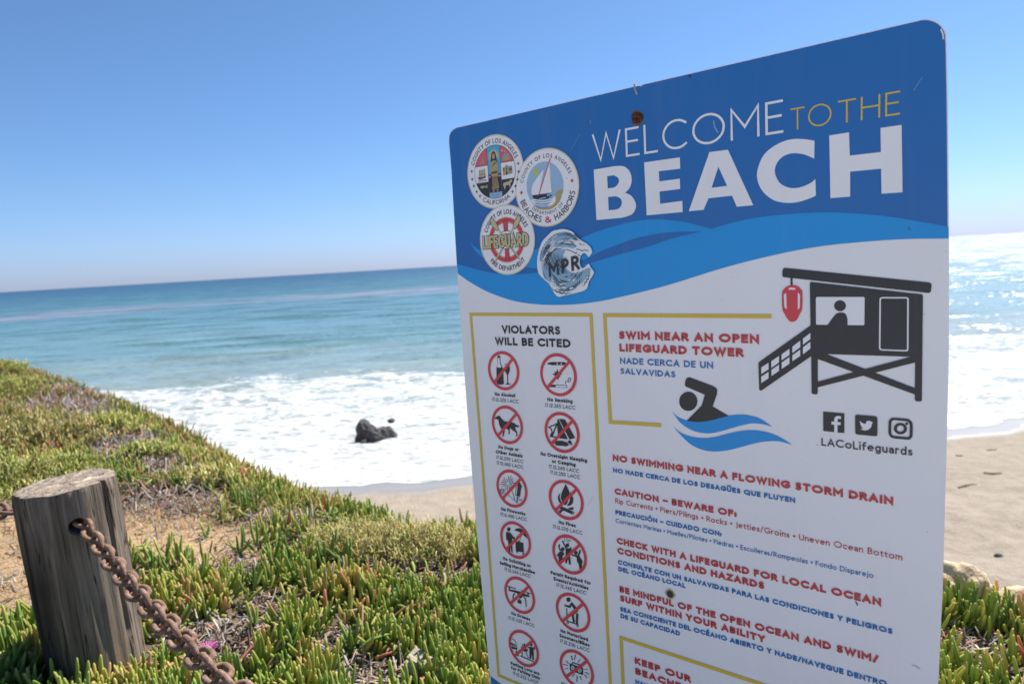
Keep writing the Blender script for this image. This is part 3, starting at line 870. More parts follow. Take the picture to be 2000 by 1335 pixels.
def lay_chain(P0, P1, sag, n0, roll0):
    global first
    P0, P1 = Vector(P0), Vector(P1)
    S = [P0.lerp(P1, t) - Vector((0, 0, sag * 4 * t * (1 - t))) for t in np.linspace(0, 1, 200)]
    acc, i, pts = 0.0, 0, [S[0]]
    for a, b in zip(S[:-1], S[1:]):
        acc += (b - a).length
        while acc >= PITCH:
            acc -= PITCH; pts.append(b.copy())
    for q, (a, b) in enumerate(zip(pts[:-1], pts[1:])):
        t = (b - a).normalized()
        side = t.cross(Vector((.55, -.75, .35))).normalized(); upv = side.cross(t)
        ang = roll0 * max(.25, 1 - 1.1 * q / len(pts)) + (math.pi / 2 if q % 2 else 0) + random.uniform(-.10, .10)
        y = side * math.cos(ang) + upv * math.sin(ang); z = t.cross(y)
        Mx = Matrix((t, y, z)).transposed().to_4x4()
        Mx.translation = (a + b) / 2 - HOLE
        if first is None:
            first = np_mesh('link', LV, LF, mats=[M_RUST], parent=chain); o = first
        else:
            o = first.copy(); COL.objects.link(o); o.parent = chain
        o.matrix_local = Mx
CH_END = at_dist(508, 1388, .97)
lay_chain(HOLE - hole_dir * .055, CH_END, .030, 0, R(42))
LB = Vector((-1.165, 1.60, .405))
lay_chain(LB + Vector((.03, -.02, 0)), at_dist(-260, 960, 2.35), .015, 0, R(20))
# ------------------------------------------------------------------ the beach sign
TH = -0.65693
SH = np.array((math.cos(TH), math.sin(TH), 0.0)); SN = np.array((math.sin(TH), -math.cos(TH), 0.0))
SD = 0.748                                    # distance from the eye to the sign plane
U0 = -0.364                                   # sign centre line
sign = empty('beach_sign', tuple(U0 * SH - SD * SN), TH)
tag(sign, 'blue and white WELCOME TO THE BEACH rules sign of a county lifeguard beach', 'sign')

def S(px, py):
    """photo pixel -> metres on the sign face (x along the sign, z above the ground)"""
    d = ray(px, py)
    q = d * (-SD / float(d @ SN))
    return (float(q @ SH) - U0, float(q[2]) + EYE)

def zoom(ox, oy, s): return lambda x, y: S(ox + x * s, oy + y * s)

def sign_mat(name, color, rough=.42):
    k = NT(name)
    p = k.obj()
    n = k.noise(p, 9, 5, .6)
    sp = k.mrange(k.noise(p, 260, 2, .5), .74, .78)
    sp = k.math('MULTIPLY', sp, k.mrange(k.noise(p, 14, 3), .4, .6))
    c = k.mix(k.mrange(n, .3, .7, 0, .10), color, tuple(x * .6 + .02 for x in color))
    run = k.noise(k.mapping(p, (26, 26, 2.2)), 1.0, 5, .6)
    c = k.mix(k.mrange(run, .55, .78, 0, .16), c, tuple(x * .5 + .16 for x in color))   # salt runs and fading
    c = k.mix(k.math('MULTIPLY', sp, .45), c, (.10, .09, .08))
    weave = k.noise(k.mapping(p, (900, 900, 900)), 1.0, 2)
    return k.done(k.bsdf(c, rough, .35, k.bump(weave, .08, .0004)))
MS = {}
SIGN_COL = dict(white=(.755, .785, .83), navy=(.017, .145, .44), blue=(.010, .29, .72), sky=(.015, .28, .70), yellow=(.62, .46, .065), red=(.60, .06, .08), brick=(.48, .055, .06),
                text=(.025, .16, .44), black=(.030, .033, .040), tan=(.52, .47, .27), robe=(.40, .34, .18), brown=(.12, .09, .05), cyan=(.06, .40, .62), pale=(.30, .48, .68), sea=(.15, .28, .50),
                skin=(.42, .31, .18), lime=(.50, .58, .04), sand=(.40, .34, .13), grey=(.30, .30, .32), wave=(.24, .42, .58), ink=(.035, .05, .065), edge=(.60, .57, .42), rust=(.17, .075, .03), halo=(.62, .52, .26), pink=(.62, .12, .16), hull=(.03, .035, .06))
for kx, v in SIGN_COL.items(): MS[kx] = sign_mat('sign ' + kx, v)

STEP = .00016
class Art:
    """flat printed shapes: polygons on the sign face, each on its own thin film"""
    def __init__(s): s.V, s.F, s.M, s.mats = [], [], [], []
    def poly(s, pts, mat, layer, holes=()):
        loops = [list(pts)] + [list(h) for h in holes]
        flat = [q for l in loops for q in l]
        tri = tessellate_polygon([[Vector((x, z, 0)) for x, z in l] for l in loops])
        s._put(flat, tri, mat, layer)
    def _put(s, pts, faces, mat, layer):
        b = len(s.V)
        if mat not in s.mats: s.mats.append(mat)
        y = -layer * STEP
        s.V += [(x, y, z) for x, z in pts]
        for f in faces:
            a = 0.0
            for i in range(len(f)):
                x0, z0 = pts[f[i]]; x1, z1 = pts[f[(i + 1) % len(f)]]
                a += x0 * z1 - x1 * z0
            f = tuple(b + i for i in f)
            if abs(a) < 1e-14: continue
            s.F.append(f if a > 0 else f[::-1]); s.M.append(s.mats.index(mat))
    def ribbon(s, pts, w, mat, layer, closed=False, caps=0.0):
        P = [Vector((a, b)) for a, b in pts]
        P = [q for i, q in enumerate(P) if i == 0 or (q - P[i - 1]).length > 1e-7]
        if closed and (P[0] - P[-1]).length < 1e-7: P.pop()
        n = len(P)
        if n < 2: return
        if caps and not closed:
            P[0] = P[0] - (P[1] - P[0]).normalized() * caps; P[-1] = P[-1] + (P[-1] - P[-2]).normalized() * caps
        L, Rr = [], []
        for i in range(n):
            a = P[i - 1] if (i or closed) else None
            b = P[(i + 1) % n] if (i < n - 1 or closed) else None
            t0 = (P[i] - a).normalized() if a is not None else None
            t1 = (b - P[i]).normalized() if b is not None else None
            if t0 is None: t0 = t1
            if t1 is None: t1 = t0
            n0 = Vector((-t0.y, t0.x)); n1 = Vector((-t1.y, t1.x))
            m = n0 + n1
            if m.length < 1e-4: m = n0
            m.normalize()
            sc = min(1 / max(m.dot(n1), .01), 2.2)
            L.append(P[i] + m * (w / 2 * sc)); Rr.append(P[i] - m * (w / 2 * sc))
        pts2 = [(q.x, q.y) for q in L + Rr]
        F = [(i, (i + 1) % n, n + (i + 1) % n, n + i) for i in range(n if closed else n - 1)]
        s._put(pts2, F, mat, layer)
    def disc(s, c, r, mat, layer, n=48, ry=None):
        ry = ry or r
        s.poly([(c[0] + r * math.cos(a), c[1] + ry * math.sin(a)) for a in np.linspace(0, 2 * np.pi, n + 1)[:-1]], mat, layer)
    def build(s, name, parent, lift=.0012):
        if not s.F: return None
        me = bpy.data.meshes.new(name)
        me.from_pydata([(x, y - lift, z) for x, y, z in s.V], [], s.F)
        for m in s.mats: me.materials.append(MS[m])
        me.polygons.foreach_set('material_index', s.M)
        me.update()
        o = bpy.data.objects.new(name, me)
        COL.objects.link(o); o.parent = parent
        return o

# a plain stroke alphabet in the humanist-sans manner: width, strokes ('@' = arc cx,cy,rx,ry,a0,a1)
GL = {
 'A': (.70, "0,0 .35,1 .70,0;.12,.32 .58,.32"), 'B': (.50, "0,.53 .25,.53 @.25,.765,.21,.235,-90,90 0,1 0,0 .25,0 @.25,.265,.25,.265,-90,90 0,.53"),
 'C': (.78, "@.46,.5,.46,.5,48,312"), 'D': (.70, "0,0 0,1 .22,1 @.22,.5,.48,.5,90,-90 0,0"), 'E': (.44, ".44,1 0,1 0,0 .44,0;0,.53 .40,.53"),
 'F': (.42, ".42,1 0,1 0,0;0,.52 .38,.52"), 'G': (.80, "@.46,.5,.46,.5,48,322 .82,.44 .5,.44"), 'H': (.62, "0,0 0,1;.62,0 .62,1;0,.53 .62,.53"), 'I': (0, "0,0 0,1"),
 'J': (.2, ".2,1 .2,.0 @.02,.0,.18,.2,0,-80"), 'K': (.54, "0,0 0,1;.50,1 .02,.5 .54,0"), 'L': (.42, "0,1 0,0 .42,0"), 'M': (.80, "0,0 0,1 .4,.36 .8,1 .8,0"),
 'N': (.66, "0,0 0,1 .66,0 .66,1"), 'O': (.98, "@.49,.5,.49,.5,0,360"), 'P': (.48, "0,0 0,1 .24,1 @.24,.735,.25,.265,90,-90 0,.47"),
 'Q': (.98, "@.49,.5,.49,.5,0,360;.55,.2 .95,-.12"), 'R': (.54, "0,0 0,1 .24,1 @.24,.74,.25,.26,90,-90 0,.48;.24,.48 .56,0"),
 'S': (.46, "@.25,.755,.2,.245,40,270 @.23,.255,.23,.255,90,-145"), 'T': (.60, "0,1 .60,1;.30,1 .30,0"), 'U': (.60, "0,1 0,.3 @.3,.3,.3,.3,180,360 .6,1"),
 'V': (.66, "0,1 .33,0 .66,1"), 'W': (1.04, "0,1 .27,0 .52,1 .77,0 1.04,1"), 'X': (.58, "0,0 .58,1;0,1 .58,0"), 'Y': (.60, "0,1 .3,.45 .6,1;.3,.45 .3,0"), 'Z': (.56, "0,1 .56,1 0,0 .56,0"),
 'a': (.38, ".04,.58 @.2,.45,.18,.21,130,0 .38,0;.38,.36 .2,.36 @.19,.18,.19,.18,90,270 .38,.08"), 'b': (.48, "0,1.05 0,0;@.24,.33,.24,.33,0,360"), 'c': (.46, "@.3,.33,.3,.33,55,305"),
 'd': (.48, ".48,1.05 .48,0;@.24,.33,.24,.33,0,360"), 'e': (.54, "0,.36 .53,.36 @.27,.33,.27,.33,6,-58") , 'f': (.32, ".34,1.03 @.28,.87,.16,.17,80,180 .12,0;0,.63 .3,.63"),
 'g': (.48, "@.24,.33,.24,.33,0,360;.48,.66 .48,-.08 @.24,-.08,.24,.22,0,-140"), 'h': (.42, "0,1.05 0,0;0,.38 @.21,.42,.21,.24,180,0 .42,0"), 'i': (0, "0,.64 0,0;*0,1.0"),
 'j': (.08, ".08,.66 .08,-.12 @-.06,-.12,.14,.18,0,-80;*.08,1.0"), 'k': (.42, "0,1.05 0,0;.40,.66 .02,.32 .42,0"), 'l': (0, "0,1.05 0,0"),
 'm': (.74, "0,.66 0,0;0,.40 @.185,.43,.185,.23,180,0 .37,0;.37,.40 @.555,.43,.185,.23,180,0 .74,0"), 'n': (.42, "0,.66 0,0;0,.38 @.21,.42,.21,.24,180,0 .42,0"), 'o': (.60, "@.30,.33,.30,.33,0,360"),
 'p': (.48, "0,.66 0,-.32;@.24,.33,.24,.33,0,360"), 'q': (.48, ".48,.66 .48,-.32;@.24,.33,.24,.33,0,360"), 'r': (.26, "0,.66 0,0;0,.38 @.2,.42,.2,.24,180,75"),
 's': (.32, "@.17,.495,.14,.165,40,270 @.16,.165,.16,.165,90,-145"), 't': (.28, ".12,.86 .12,.16 @.26,.16,.14,.16,180,290;0,.63 .3,.63"), 'u': (.42, "0,.66 0,.24 @.21,.24,.21,.24,180,360;.42,.66 .42,0"),
 'v': (.44, "0,.66 .22,0 .44,.66"), 'w': (.72, "0,.66 .18,0 .36,.66 .54,0 .72,.66"), 'y': (.46, "0,.66 .23,.04;.46,.66 .12,-.32"), 'z': (.40, "0,.66 .4,.66 0,0 .4,0"), 'x': (.42, "0,0 .42,.66;0,.66 .42,0"),
 '0': (.48, "@.24,.5,.24,.5,0,360"), '1': (0, "0,0 0,1"), '2': (.46, ".02,.82 @.22,.74,.21,.26,155,-35 0,0 .46,0"), '3': (.42, "@.19,.765,.18,.235,140,-90 @.2,.265,.22,.265,90,-140"),
 '4': (.50, ".37,0 .37,1 0,.28 .50,.28"), '5': (.42, ".40,1 .08,1 .05,.58 @.17,.31,.25,.31,115,-130"), '6': (.48, "@.24,.30,.24,.30,0,360;.36,1 .03,.42"), '7': (.46, "0,1 .46,1 .12,0"),
 '8': (.44, "@.22,.76,.19,.24,0,360;@.22,.26,.22,.26,0,360"), '9': (.48, "@.24,.70,.24,.30,0,360;.12,0 .45,.58"),
 '.': (.04, "*.02,.06"), ':': (0, "*0,.1;*0,.56"), '/': (.34, "0,-.05 .34,1.05"), '–': (.5, "0,.42 .5,.42"), '•': (.1, "*.05,.48"), '&': (.72, ".70,.42 @.3,.26,.26,.26,10,-260 .40,.70 @.31,.82,.16,.18,-50,230 .68,0"), '\u00b4': (0, ""),
}
ACC = {'Ó': 'O', 'É': 'E', 'Ü': 'U', 'Á': 'A'}
def glyph(ch, w):
    """list of centre-line strokes with the outline kept inside the cap height"""
    base = ACC.get(ch, ch)
    wd, src = GL[base]
    out = []
    m = lambda x, y: (w / 2 + x * (1 - w * .55), w / 2 + y * (1 - w) if 0 <= y <= 1 else (y * (1 - w) + w / 2))
    for st in src.split(';'):
        pts, dot, full = [], False, False
        for tok in st.split():
            if tok[0] == '@':
                cx, cy, rx, ry, a0, a1 = map(float, tok[1:].split(','))
                if base == 'e' : a1 = -305 if a0 > 0 else a1
                if base == 'e': seq = np.linspace(5, 303, 22)
                else: seq = np.linspace(a0, a1, max(6, int(abs(a1 - a0) / 14)))
                full = abs(a1 - a0) >= 359
                if full: seq = seq[:-1]
                pts += [m(cx + rx * math.cos(R(a)), cy + ry * math.sin(R(a))) for a in seq]
            elif tok[0] == '*':
                dot = True; pts.append(m(*map(float, tok[1:].split(','))))
            else: pts.append(m(*map(float, tok.split(','))))
        if pts: out.append(('dot' if dot else 'loop' if full and len(st.split()) == 1 else 'line', pts))
    tall = {'Ó': 1, 'É': 1, 'Á': 1}
    cxm = w / 2 + wd * (1 - w * .55) / 2
    if ch in tall: out.append(('line', [(cxm - .03, 1.12), (cxm + .12, 1.30)]))
    if ch == 'Ü': out += [('dot', (q,)) for q in ((cxm - .16, 1.2), (cxm + .16, 1.2))]
    return wd * (1 - w * .55) + w, out

SPACE = .30
def layout(txt, w, gap):
    x, res = 0.0, []
    for ch in txt:
        if ch == ' ': x += SPACE + gap; continue
        a, g = glyph(ch, w)
        res.append((x, a, g)); x += a + gap
    return x - gap, res

def draw(art, g, fx, w, ws, mat, layer, big=0.0):
    """g strokes -> art through fx (glyph coords -> sign coords), ws stroke width in metres"""
    for i, (kind, pts) in enumerate(g):
        P = [fx(*q) for q in pts]
        ly = layer + (i % 4) * .25
        if kind == 'dot': art.disc(P[0], max(ws * .66, big), mat, ly, 12)
        elif kind == 'loop': art.ribbon(P, ws, mat, ly, True)
        else: art.ribbon(P, ws, mat, ly, False, ws * .5)

def text(art, txt, p0, p1, h, w, mat, layer=4, gap=.13, flat=True):
    """line of writing whose baseline runs from photo pixel p0 to p1, cap height h px at p0"""
    a, b = S(*p0), S(*p1)
    cap = S(p0[0], p0[1] - h)[1] - a[1]
    tot, gl = layout(txt, w, gap)
    sx = (b[0] - a[0]) / (tot * cap)
    sl = (b[1] - a[1]) / (b[0] - a[0])
    marks = [c_ for c_ in txt if c_ != ' ']
    for (x0, adv, g), c_ in zip(gl, marks):
        fx = lambda x, y: (a[0] + (x0 + x) * cap * sx, a[1] + y * cap + (x0 + x) * cap * sx * sl)
        draw(art, g, fx, w, w * cap * (.5 + .5 * min(sx, 1.3)), mat, layer, cap * .20 if c_ == '•' else 0)

def arc_text(art, txt, c, rad, a0, a1, cap, w, mat, layer, inward=False, gap=.16):
    """writing round a circle, from angle a0 to a1 (degrees); inward: heads towards the centre"""
    tot, gl = layout(txt, w, gap)
    for x0, adv, g in gl:
        mid = (x0 + adv / 2) / tot
        t = R(a0 + (a1 - a0) * mid)
        sx = abs(R(a1 - a0)) * (rad + (cap / 2 if not inward else -cap / 2) * 0) / (tot * cap)
        rt = t - math.pi / 2 if not inward else t + math.pi / 2
        ox, oz = c[0] + rad * math.cos(t), c[1] + rad * math.sin(t)
        ct, s_ = math.cos(rt), math.sin(rt)
        def fx(x, y):
            X = (x - adv / 2) * cap * sx; Y = y * cap
            return (ox + X * ct - Y * s_, oz + X * s_ + Y * ct)
        draw(art, g, fx, w, w * cap, mat, layer)

def cr(pts, n=6, closed=True):
    """smooth curve through points; a third element marks a sharp corner"""
    P = [np.array(q[:2], float) for q in pts]; K = [len(q) > 2 for q in pts]
    N = len(P); out = []
    for i in range(N if closed else N - 1):
        p1, p2 = P[i], P[(i + 1) % N]
        p0 = P[i - 1] if (i or closed) and not K[i] else p1 - (p2 - p1)
        p3 = P[(i + 2) % N] if (i + 2 < N or closed) and not K[(i + 1) % N] else p2 + (p2 - p1)
        if K[i] and K[(i + 1) % N]:
            out.append(tuple(p1)); continue
        for t in np.linspace(0, 1, n + 1)[:-1]:
            q = .5 * (2 * p1 + (p2 - p0) * t + (2 * p0 - 5 * p1 + 4 * p2 - p3) * t * t + (3 * p1 - p0 - 3 * p2 + p3) * t ** 3)
            out.append(tuple(q))
    if not closed: out.append(tuple(P[-1]))
    return out
def on(z, pts): return [z(*q[:2]) for q in pts]
PX = lambda x, y: S(x, y)
# ---- board, back post and header
ZB = 0.202                                    # bottom of the board above the ground
left = [(877.4, 277), (882, 330), (893, 520), (913, 800), (929, 1000), (947, 1200), (957, 1315)]
right = [(1832.5, 1335), (1841, 1150), (1848, 900), (1853, 700), (1853.5, 480), (1851.5, 200), (1849, 69.4)]
tr = [(1846.5, 60), (1840, 50.4), (1832.5, 44), (1823, 39.8), (1814, 37.8), (1804, 37.9)]
tl = [(899, 247.6), (892, 249), (885.5, 253), (880.5, 258), (878, 265)]
lb = S(957, 1315)[0]; rb = S(1832.5, 1335)[0]
outline = on(PX, left) + [(lb + .002, ZB + .03), (lb + .008, ZB + .008), (lb + .03, ZB), (rb - .03, ZB), (rb - .008, ZB + .008), (rb, ZB + .03)] + on(PX, right) + on(PX, tr) + on(PX, tl)
bm = bmesh.new()
vs = [bm.verts.new((x, 0, z)) for x, z in outline]
f = bm.faces.new(vs)
ext = bmesh.ops.extrude_face_region(bm, geom=[f])
for v in ext['geom']:
    if isinstance(v, bmesh.types.BMVert): v.co.y += .0028
bmesh.ops.translate(bm, verts=bm.verts, vec=(0, -.001, 0))
bmesh.ops.recalc_face_normals(bm, faces=bm.faces)
for fc in bm.faces: fc.material_index = 1 if abs(fc.normal.y) < .5 or fc.normal.y > .5 else 0
bm_obj('board', bm, [MS['white'], MS['edge']], sign)

k = NT('galvanised steel post')
M_STEEL = k.done(k.bsdf(k.mix(k.noise(k.obj(), 30, 4), (.35, .35, .35), (.5, .5, .5)), .45, .5, metal=.8))
bm = bmesh.new()
v = bmesh.ops.create_cube(bm, size=1.0)['verts']
for q in v: q.co = Vector((q.co.x * .045, q.co.y * .045 + .0262, q.co.z * 1.32 + .46))
bmesh.ops.bevel(bm, geom=bm.edges[:], offset=.004, segments=2, affect='EDGES')
bm_obj('post', bm, M_STEEL, sign)

ccx = sum(x for x, z in outline) / len(outline)
ins = lambda q: (q[0] + (-.0009 if q[0] > ccx else .0009), q[1] - .0009)
A = Art()
hd = [ins(S(*q)) for q in [(1853.4, 454)] + right[5:] + tr] + [ins(S(*q)) for q in tl] + [ins(S(*q)) for q in left[:3]]
A.poly(hd + on(PX, cr([(895.5, 528, 1), (1000, 562), (1100, 565), (1300, 520), (1500, 470), (1700, 445), (1852.6, 455, 1)])), 'navy', 1)
A.build('header_band', sign)
A = Art()
up = [(920, 475, 1), (932, 484), (943, 490), (980, 497), (1020, 494), (1043, 488), (1060, 483), (1100, 474), (1139, 464), (1165, 453), (1200, 442), (1245, 431), (1283, 428.5), (1329, 432), (1360, 439), (1390, 447, 1),
      (1372, 451.3), (1302, 454), (1245, 464.6), (1207, 478), (1175, 490), (1150, 503), (1110, 515), (1080, 521), (1055, 523.5), (1043, 523), (1000, 518), (970, 508), (946, 503), (930, 490)]
A.poly(on(PX, cr(up)), 'blue', 2)
lo_ = [(893.6, 515, 1), (920, 522.6), (965, 533), (1004, 536), (1053, 532), (1100, 525), (1153.6, 513.6), (1200, 500), (1272, 480), (1317.6, 464.6), (1380, 450), (1424, 437), (1481, 424.7), (1557, 417), (1633, 415), (1728, 422), (1804, 434), (1853, 443, 1),
       (1853, 465.7, 1), (1766, 467), (1690, 472), (1618, 479), (1550, 490), (1470, 508), (1400, 527), (1300, 558), (1200, 582.5), (1147.6, 591.5), (1100, 595), (1052, 594), (1004, 587), (956, 570.5), (920, 551), (895.4, 534, 1)]
A.poly(on(PX, cr(lo_)), 'blue', 2.6)
A.build('wave_band', sign)
A = Art()
A.poly([S(959, 1318), S(970, 1326.5), S(981, 1335), (lb + .10, .265), (lb + .2, .235), (lb + .32, .222), (rb - .1, .235), (rb, .26), (rb, ZB + .03), (rb - .008, ZB + .008), (rb - .03, ZB), (lb + .03, ZB), (lb + .008, ZB + .008), (lb + .002, ZB + .03)], 'navy', 1)
A.build('footer_band', sign)

# ---- title
A = Art()
text(A, 'WELCOME', (1160, 317), (1531, 259.3), 54, .072, 'white', 4, .16)
A.build('welcome_lettering', sign)
A = Art()
text(A, 'TO', (1544.8, 255.5), (1625, 243.6), 42.5, .068, 'yellow', 4, .14)
text(A, 'THE', (1637, 242.2), (1758.4, 224), 44, .068, 'yellow', 4, .16)
A.build('to_the_lettering', sign)
A = Art()
z2 = zoom(1120, 20, .38)
B = [(108, 820, 1), (215, 802, 1), (262, 803), (293, 830), (303, 872), (293, 912), (270, 938, 1), (305, 958), (325, 1003), (308, 1045), (262, 1064), (225, 1069, 1), (122, 1078, 1)]
A.poly(on(z2, cr(B)), 'white', 4, [on(z2, cr([(177, 853, 1), (212, 849, 1), (233, 862), (237, 884), (222, 906), (205, 913, 1), (180, 916, 1)])), on(z2, cr([(182, 960, 1), (222, 956, 1), (246, 968), (252, 993), (240, 1017), (218, 1025, 1), (185, 1028, 1)]))])
A.poly(on(z2, [(367, 783), (550, 757), (552, 815), (442, 828), (445, 880), (550, 866), (552, 919), (446, 932), (449, 995), (563, 980), (565, 1037), (380, 1054)]), 'white', 4)
A.poly(on(z2, [(702, 730), (797, 718), (927, 1002), (843, 1010), (818, 953), (697, 967), (672, 1026), (596, 1033)]), 'white', 4, [on(z2, [(748, 805), (793, 903), (713, 913)])])
A.poly(on(z2, cr([(1241, 672, 1), (1190, 664), (1120, 665), (1050, 690), (985, 740), (952, 810), (948, 870), (975, 930), (1030, 975), (1095, 990), (1160, 985), (1225, 964), (1248, 952, 1), (1246, 868, 1), (1215, 892), (1160, 912), (1110, 912), (1065, 890), (1040, 845), (1042, 800), (1070, 760), (1115, 738), (1170, 738), (1215, 752), (1240, 764, 1)])), 'white', 4)
A.poly(on(z2, [(1317, 645), (1418, 629), (1422, 748), (1582, 730), (1580, 606), (1688, 591), (1693, 936), (1585, 943), (1583, 815), (1424, 830), (1424, 958), (1323, 966)]), 'white', 4)
A.build('beach_lettering', sign)

# ---- yellow frames
A = Art()
q1, q2, q3 = S(920.6, 613.4), S(1155.5, 614.4), S(1192.5, 1304)
q0 = S(975, 1317)
A.ribbon([q1, q2, (q3[0], q0[1]), q0], .0046, 'yellow', 3, True)
A.build('violators_frame', sign)
A = Art()
A.ribbon([S(1507.5, 617.2), S(1182.2, 615), S(1193.3, 823.2), S(1292.7, 829.3)], .0048, 'yellow', 3)
A.build('swim_frame', sign)
A = Art()
q1, q2 = S(1214, 1243.5), S(1218, 1335)
A.ribbon([(q2[0] + .002, .262), (q2[0], q2[1]), q1, (S(1750, 1000)[0], q1[1]), (S(1750, 1000)[0], .262)], .0048, 'yellow', 3)
A.build('keep_frame', sign)

# ---- warnings
def block(name, lines):
    A = Art()
    for ln in lines: text(A, *ln)
    return A.build(name, sign)
block('violators_lettering', [('VIOLATORS', (982, 649.9), (1095.5, 652.8), 15, .22, 'black', 4, .10), ('WILL BE CITED', (968.5, 672.4), (1116, 678.2), 14.6, .22, 'black', 4, .10)])
block('swim_near_lettering', [('SWIM NEAR AN OPEN', (1210, 661), (1484, 670.1), 14.9, .26, 'brick', 4, .10), ('LIFEGUARD TOWER', (1211, 685.5), (1453.6, 696.3), 14.8, .26, 'brick', 4, .10)])
block('swim_near_translation', [('NADE CERCA DE UN', (1212.4, 709.4), (1394, 719), 11.8, .19, 'text'), ('SALVAVIDAS', (1213, 729), (1320.3, 736.3), 11, .19, 'text')])
block('storm_drain_lettering', [('NO SWIMMING NEAR A FLOWING STORM DRAIN', (1198, 898.6), (1745.5, 984.9), 12.4, .26, 'brick', 4, .10)])
block('storm_drain_translation', [('NO NADE CERCA DE LOS DESAGÜES QUE FLUYEN', (1198.8, 920.9), (1554, 980.7), 8.5, .245, 'text', 4, .10)])
block('caution_lettering', [('CAUTION – BEWARE OF:', (1201.6, 963.4), (1439.6, 1008.7), 11.6, .26, 'brick', 4, .10), ('Rip Currents • Piers/Pilings • Rocks • Jetties/Groins • Uneven Ocean Bottom', (1203, 980.8), (1762.9, 1092.8), 9.6, .125, 'brick')])
block('caution_translation', [('PRECAUCIÓN – CUIDADO CON:', (1203.3, 1003), (1410, 1046), 8.5, .245, 'text', 4, .10), ('Corrientes Marinas • Muelles/Pilotes • Piedras • Escolleras/Rompeolas • Fondo Disparejo', (1203.7, 1019), (1706.5, 1127), 8.2, .13, 'text')])
block('check_lettering', [('CHECK WITH A LIFEGUARD FOR LOCAL OCEAN', (1205.7, 1059.7), (1721.8, 1181.6), 11.8, .26, 'brick', 4, .10), ('CONDITIONS AND HAZARDS', (1206.9, 1079), (1493.6, 1148.7), 11.8, .26, 'brick', 4, .10)])
block('check_translation', [('CONSULTE CON UN SALVAVIDAS PARA LAS CONDICIONES Y PELIGROS', (1208.3, 1099.7), (1743.7, 1236.3), 8.4, .245, 'text', 4, .10), ('DEL OCÉANO LOCAL', (1209, 1113.2), (1340, 1146.9), 8.3, .245, 'text', 4, .10)])
block('mindful_lettering', [('BE MINDFUL OF THE OPEN OCEAN AND SWIM/', (1211.4, 1154), (1716.6, 1293), 11.7, .26, 'brick', 4, .10), ('SURF WITHIN YOUR ABILITY', (1211.9, 1171.4), (1495.3, 1253.2), 11.6, .26, 'brick', 4, .10)])
block('mindful_translation', [('SEA CONSCIENTE DEL OCÉANO ABIERTO Y NADE/NAVEGUE DENTRO', (1212.2, 1191.1), (1733, 1338.5), 8.4, .245, 'text', 4, .10), ('DE SU CAPACIDAD', (1213.4, 1204.2), (1329.4, 1240), 8.3, .245, 'text', 4, .10)])
block('keep_lettering', [('KEEP OUR', (1240.8, 1293.3), (1350.6, 1331), 12.2, .26, 'brick', 4, .10), ('BEACHES', (1241.8, 1313.7), (1346, 1350), 12.2, .26, 'brick', 4, .10)])
block('keep_translation', [('MAN', (1242.3, 1332.7), (1266, 1341), 8.4, .245, 'text', 4, .10)])
block('handle_lettering', [('LACoLifeguards', (1605, 868.8), (1782.7, 888.7), 15, .15, 'black')])

# ---- prohibition symbols
def sym(label, c, captions, pic, rad=.0287):
    cx, cz = S(*c)
    A = Art()
    A.ribbon([(cx + (rad - .0021) * math.cos(a), cz + (rad - .0021) * math.sin(a)) for a in np.linspace(0, 2 * np.pi, 57)[:-1]], .0043, 'red', 6, True)
    q = (rad - .003) * .7071
    A.ribbon([(cx - q, cz - q), (cx + q, cz + q)], .0042, 'red', 6.4)
    o = A.build('prohibition_symbol', sign)
    if label: o['label'] = label
    A = Art(); pic(A); A.build('pictogram', o)
    if captions:
        A = Art()
        for ln in captions: text(A, *ln)
        A.build('caption', o)
    return o
BW, LWt = .225, .085
def cap(txt, a, b, h): return (txt, a, b, h, BW, 'black')
def code(txt, a, b, h): return (txt, a, b, h, .125, 'black')

z3 = zoom(900, 600, .2247)
za, zb_, zc, zd, ze = zoom(930, 770, .12), zoom(940, 900, .12), zoom(950, 1010, .12), zoom(960, 1110, .12), zoom(950, 1195, .12)
def P(A, z, pts, mat='black', layer=4, smooth=False): A.poly(on(z, cr(pts, 4) if smooth else pts), mat, layer)
def L(A, z, pts, w, mat='black', layer=4, closed=False, smooth=False):
    q = on(z, cr(pts, 5, closed) if smooth else pts); A.ribbon(q, w, mat, layer, closed)
def D(A, z, c, rx, ry, mat='black', layer=4, n=24): A.poly([z(c[0] + rx * math.cos(a), c[1] + ry * math.sin(a)) for a in np.linspace(0, 2 * np.pi, n + 1)[:-1]], mat, layer)

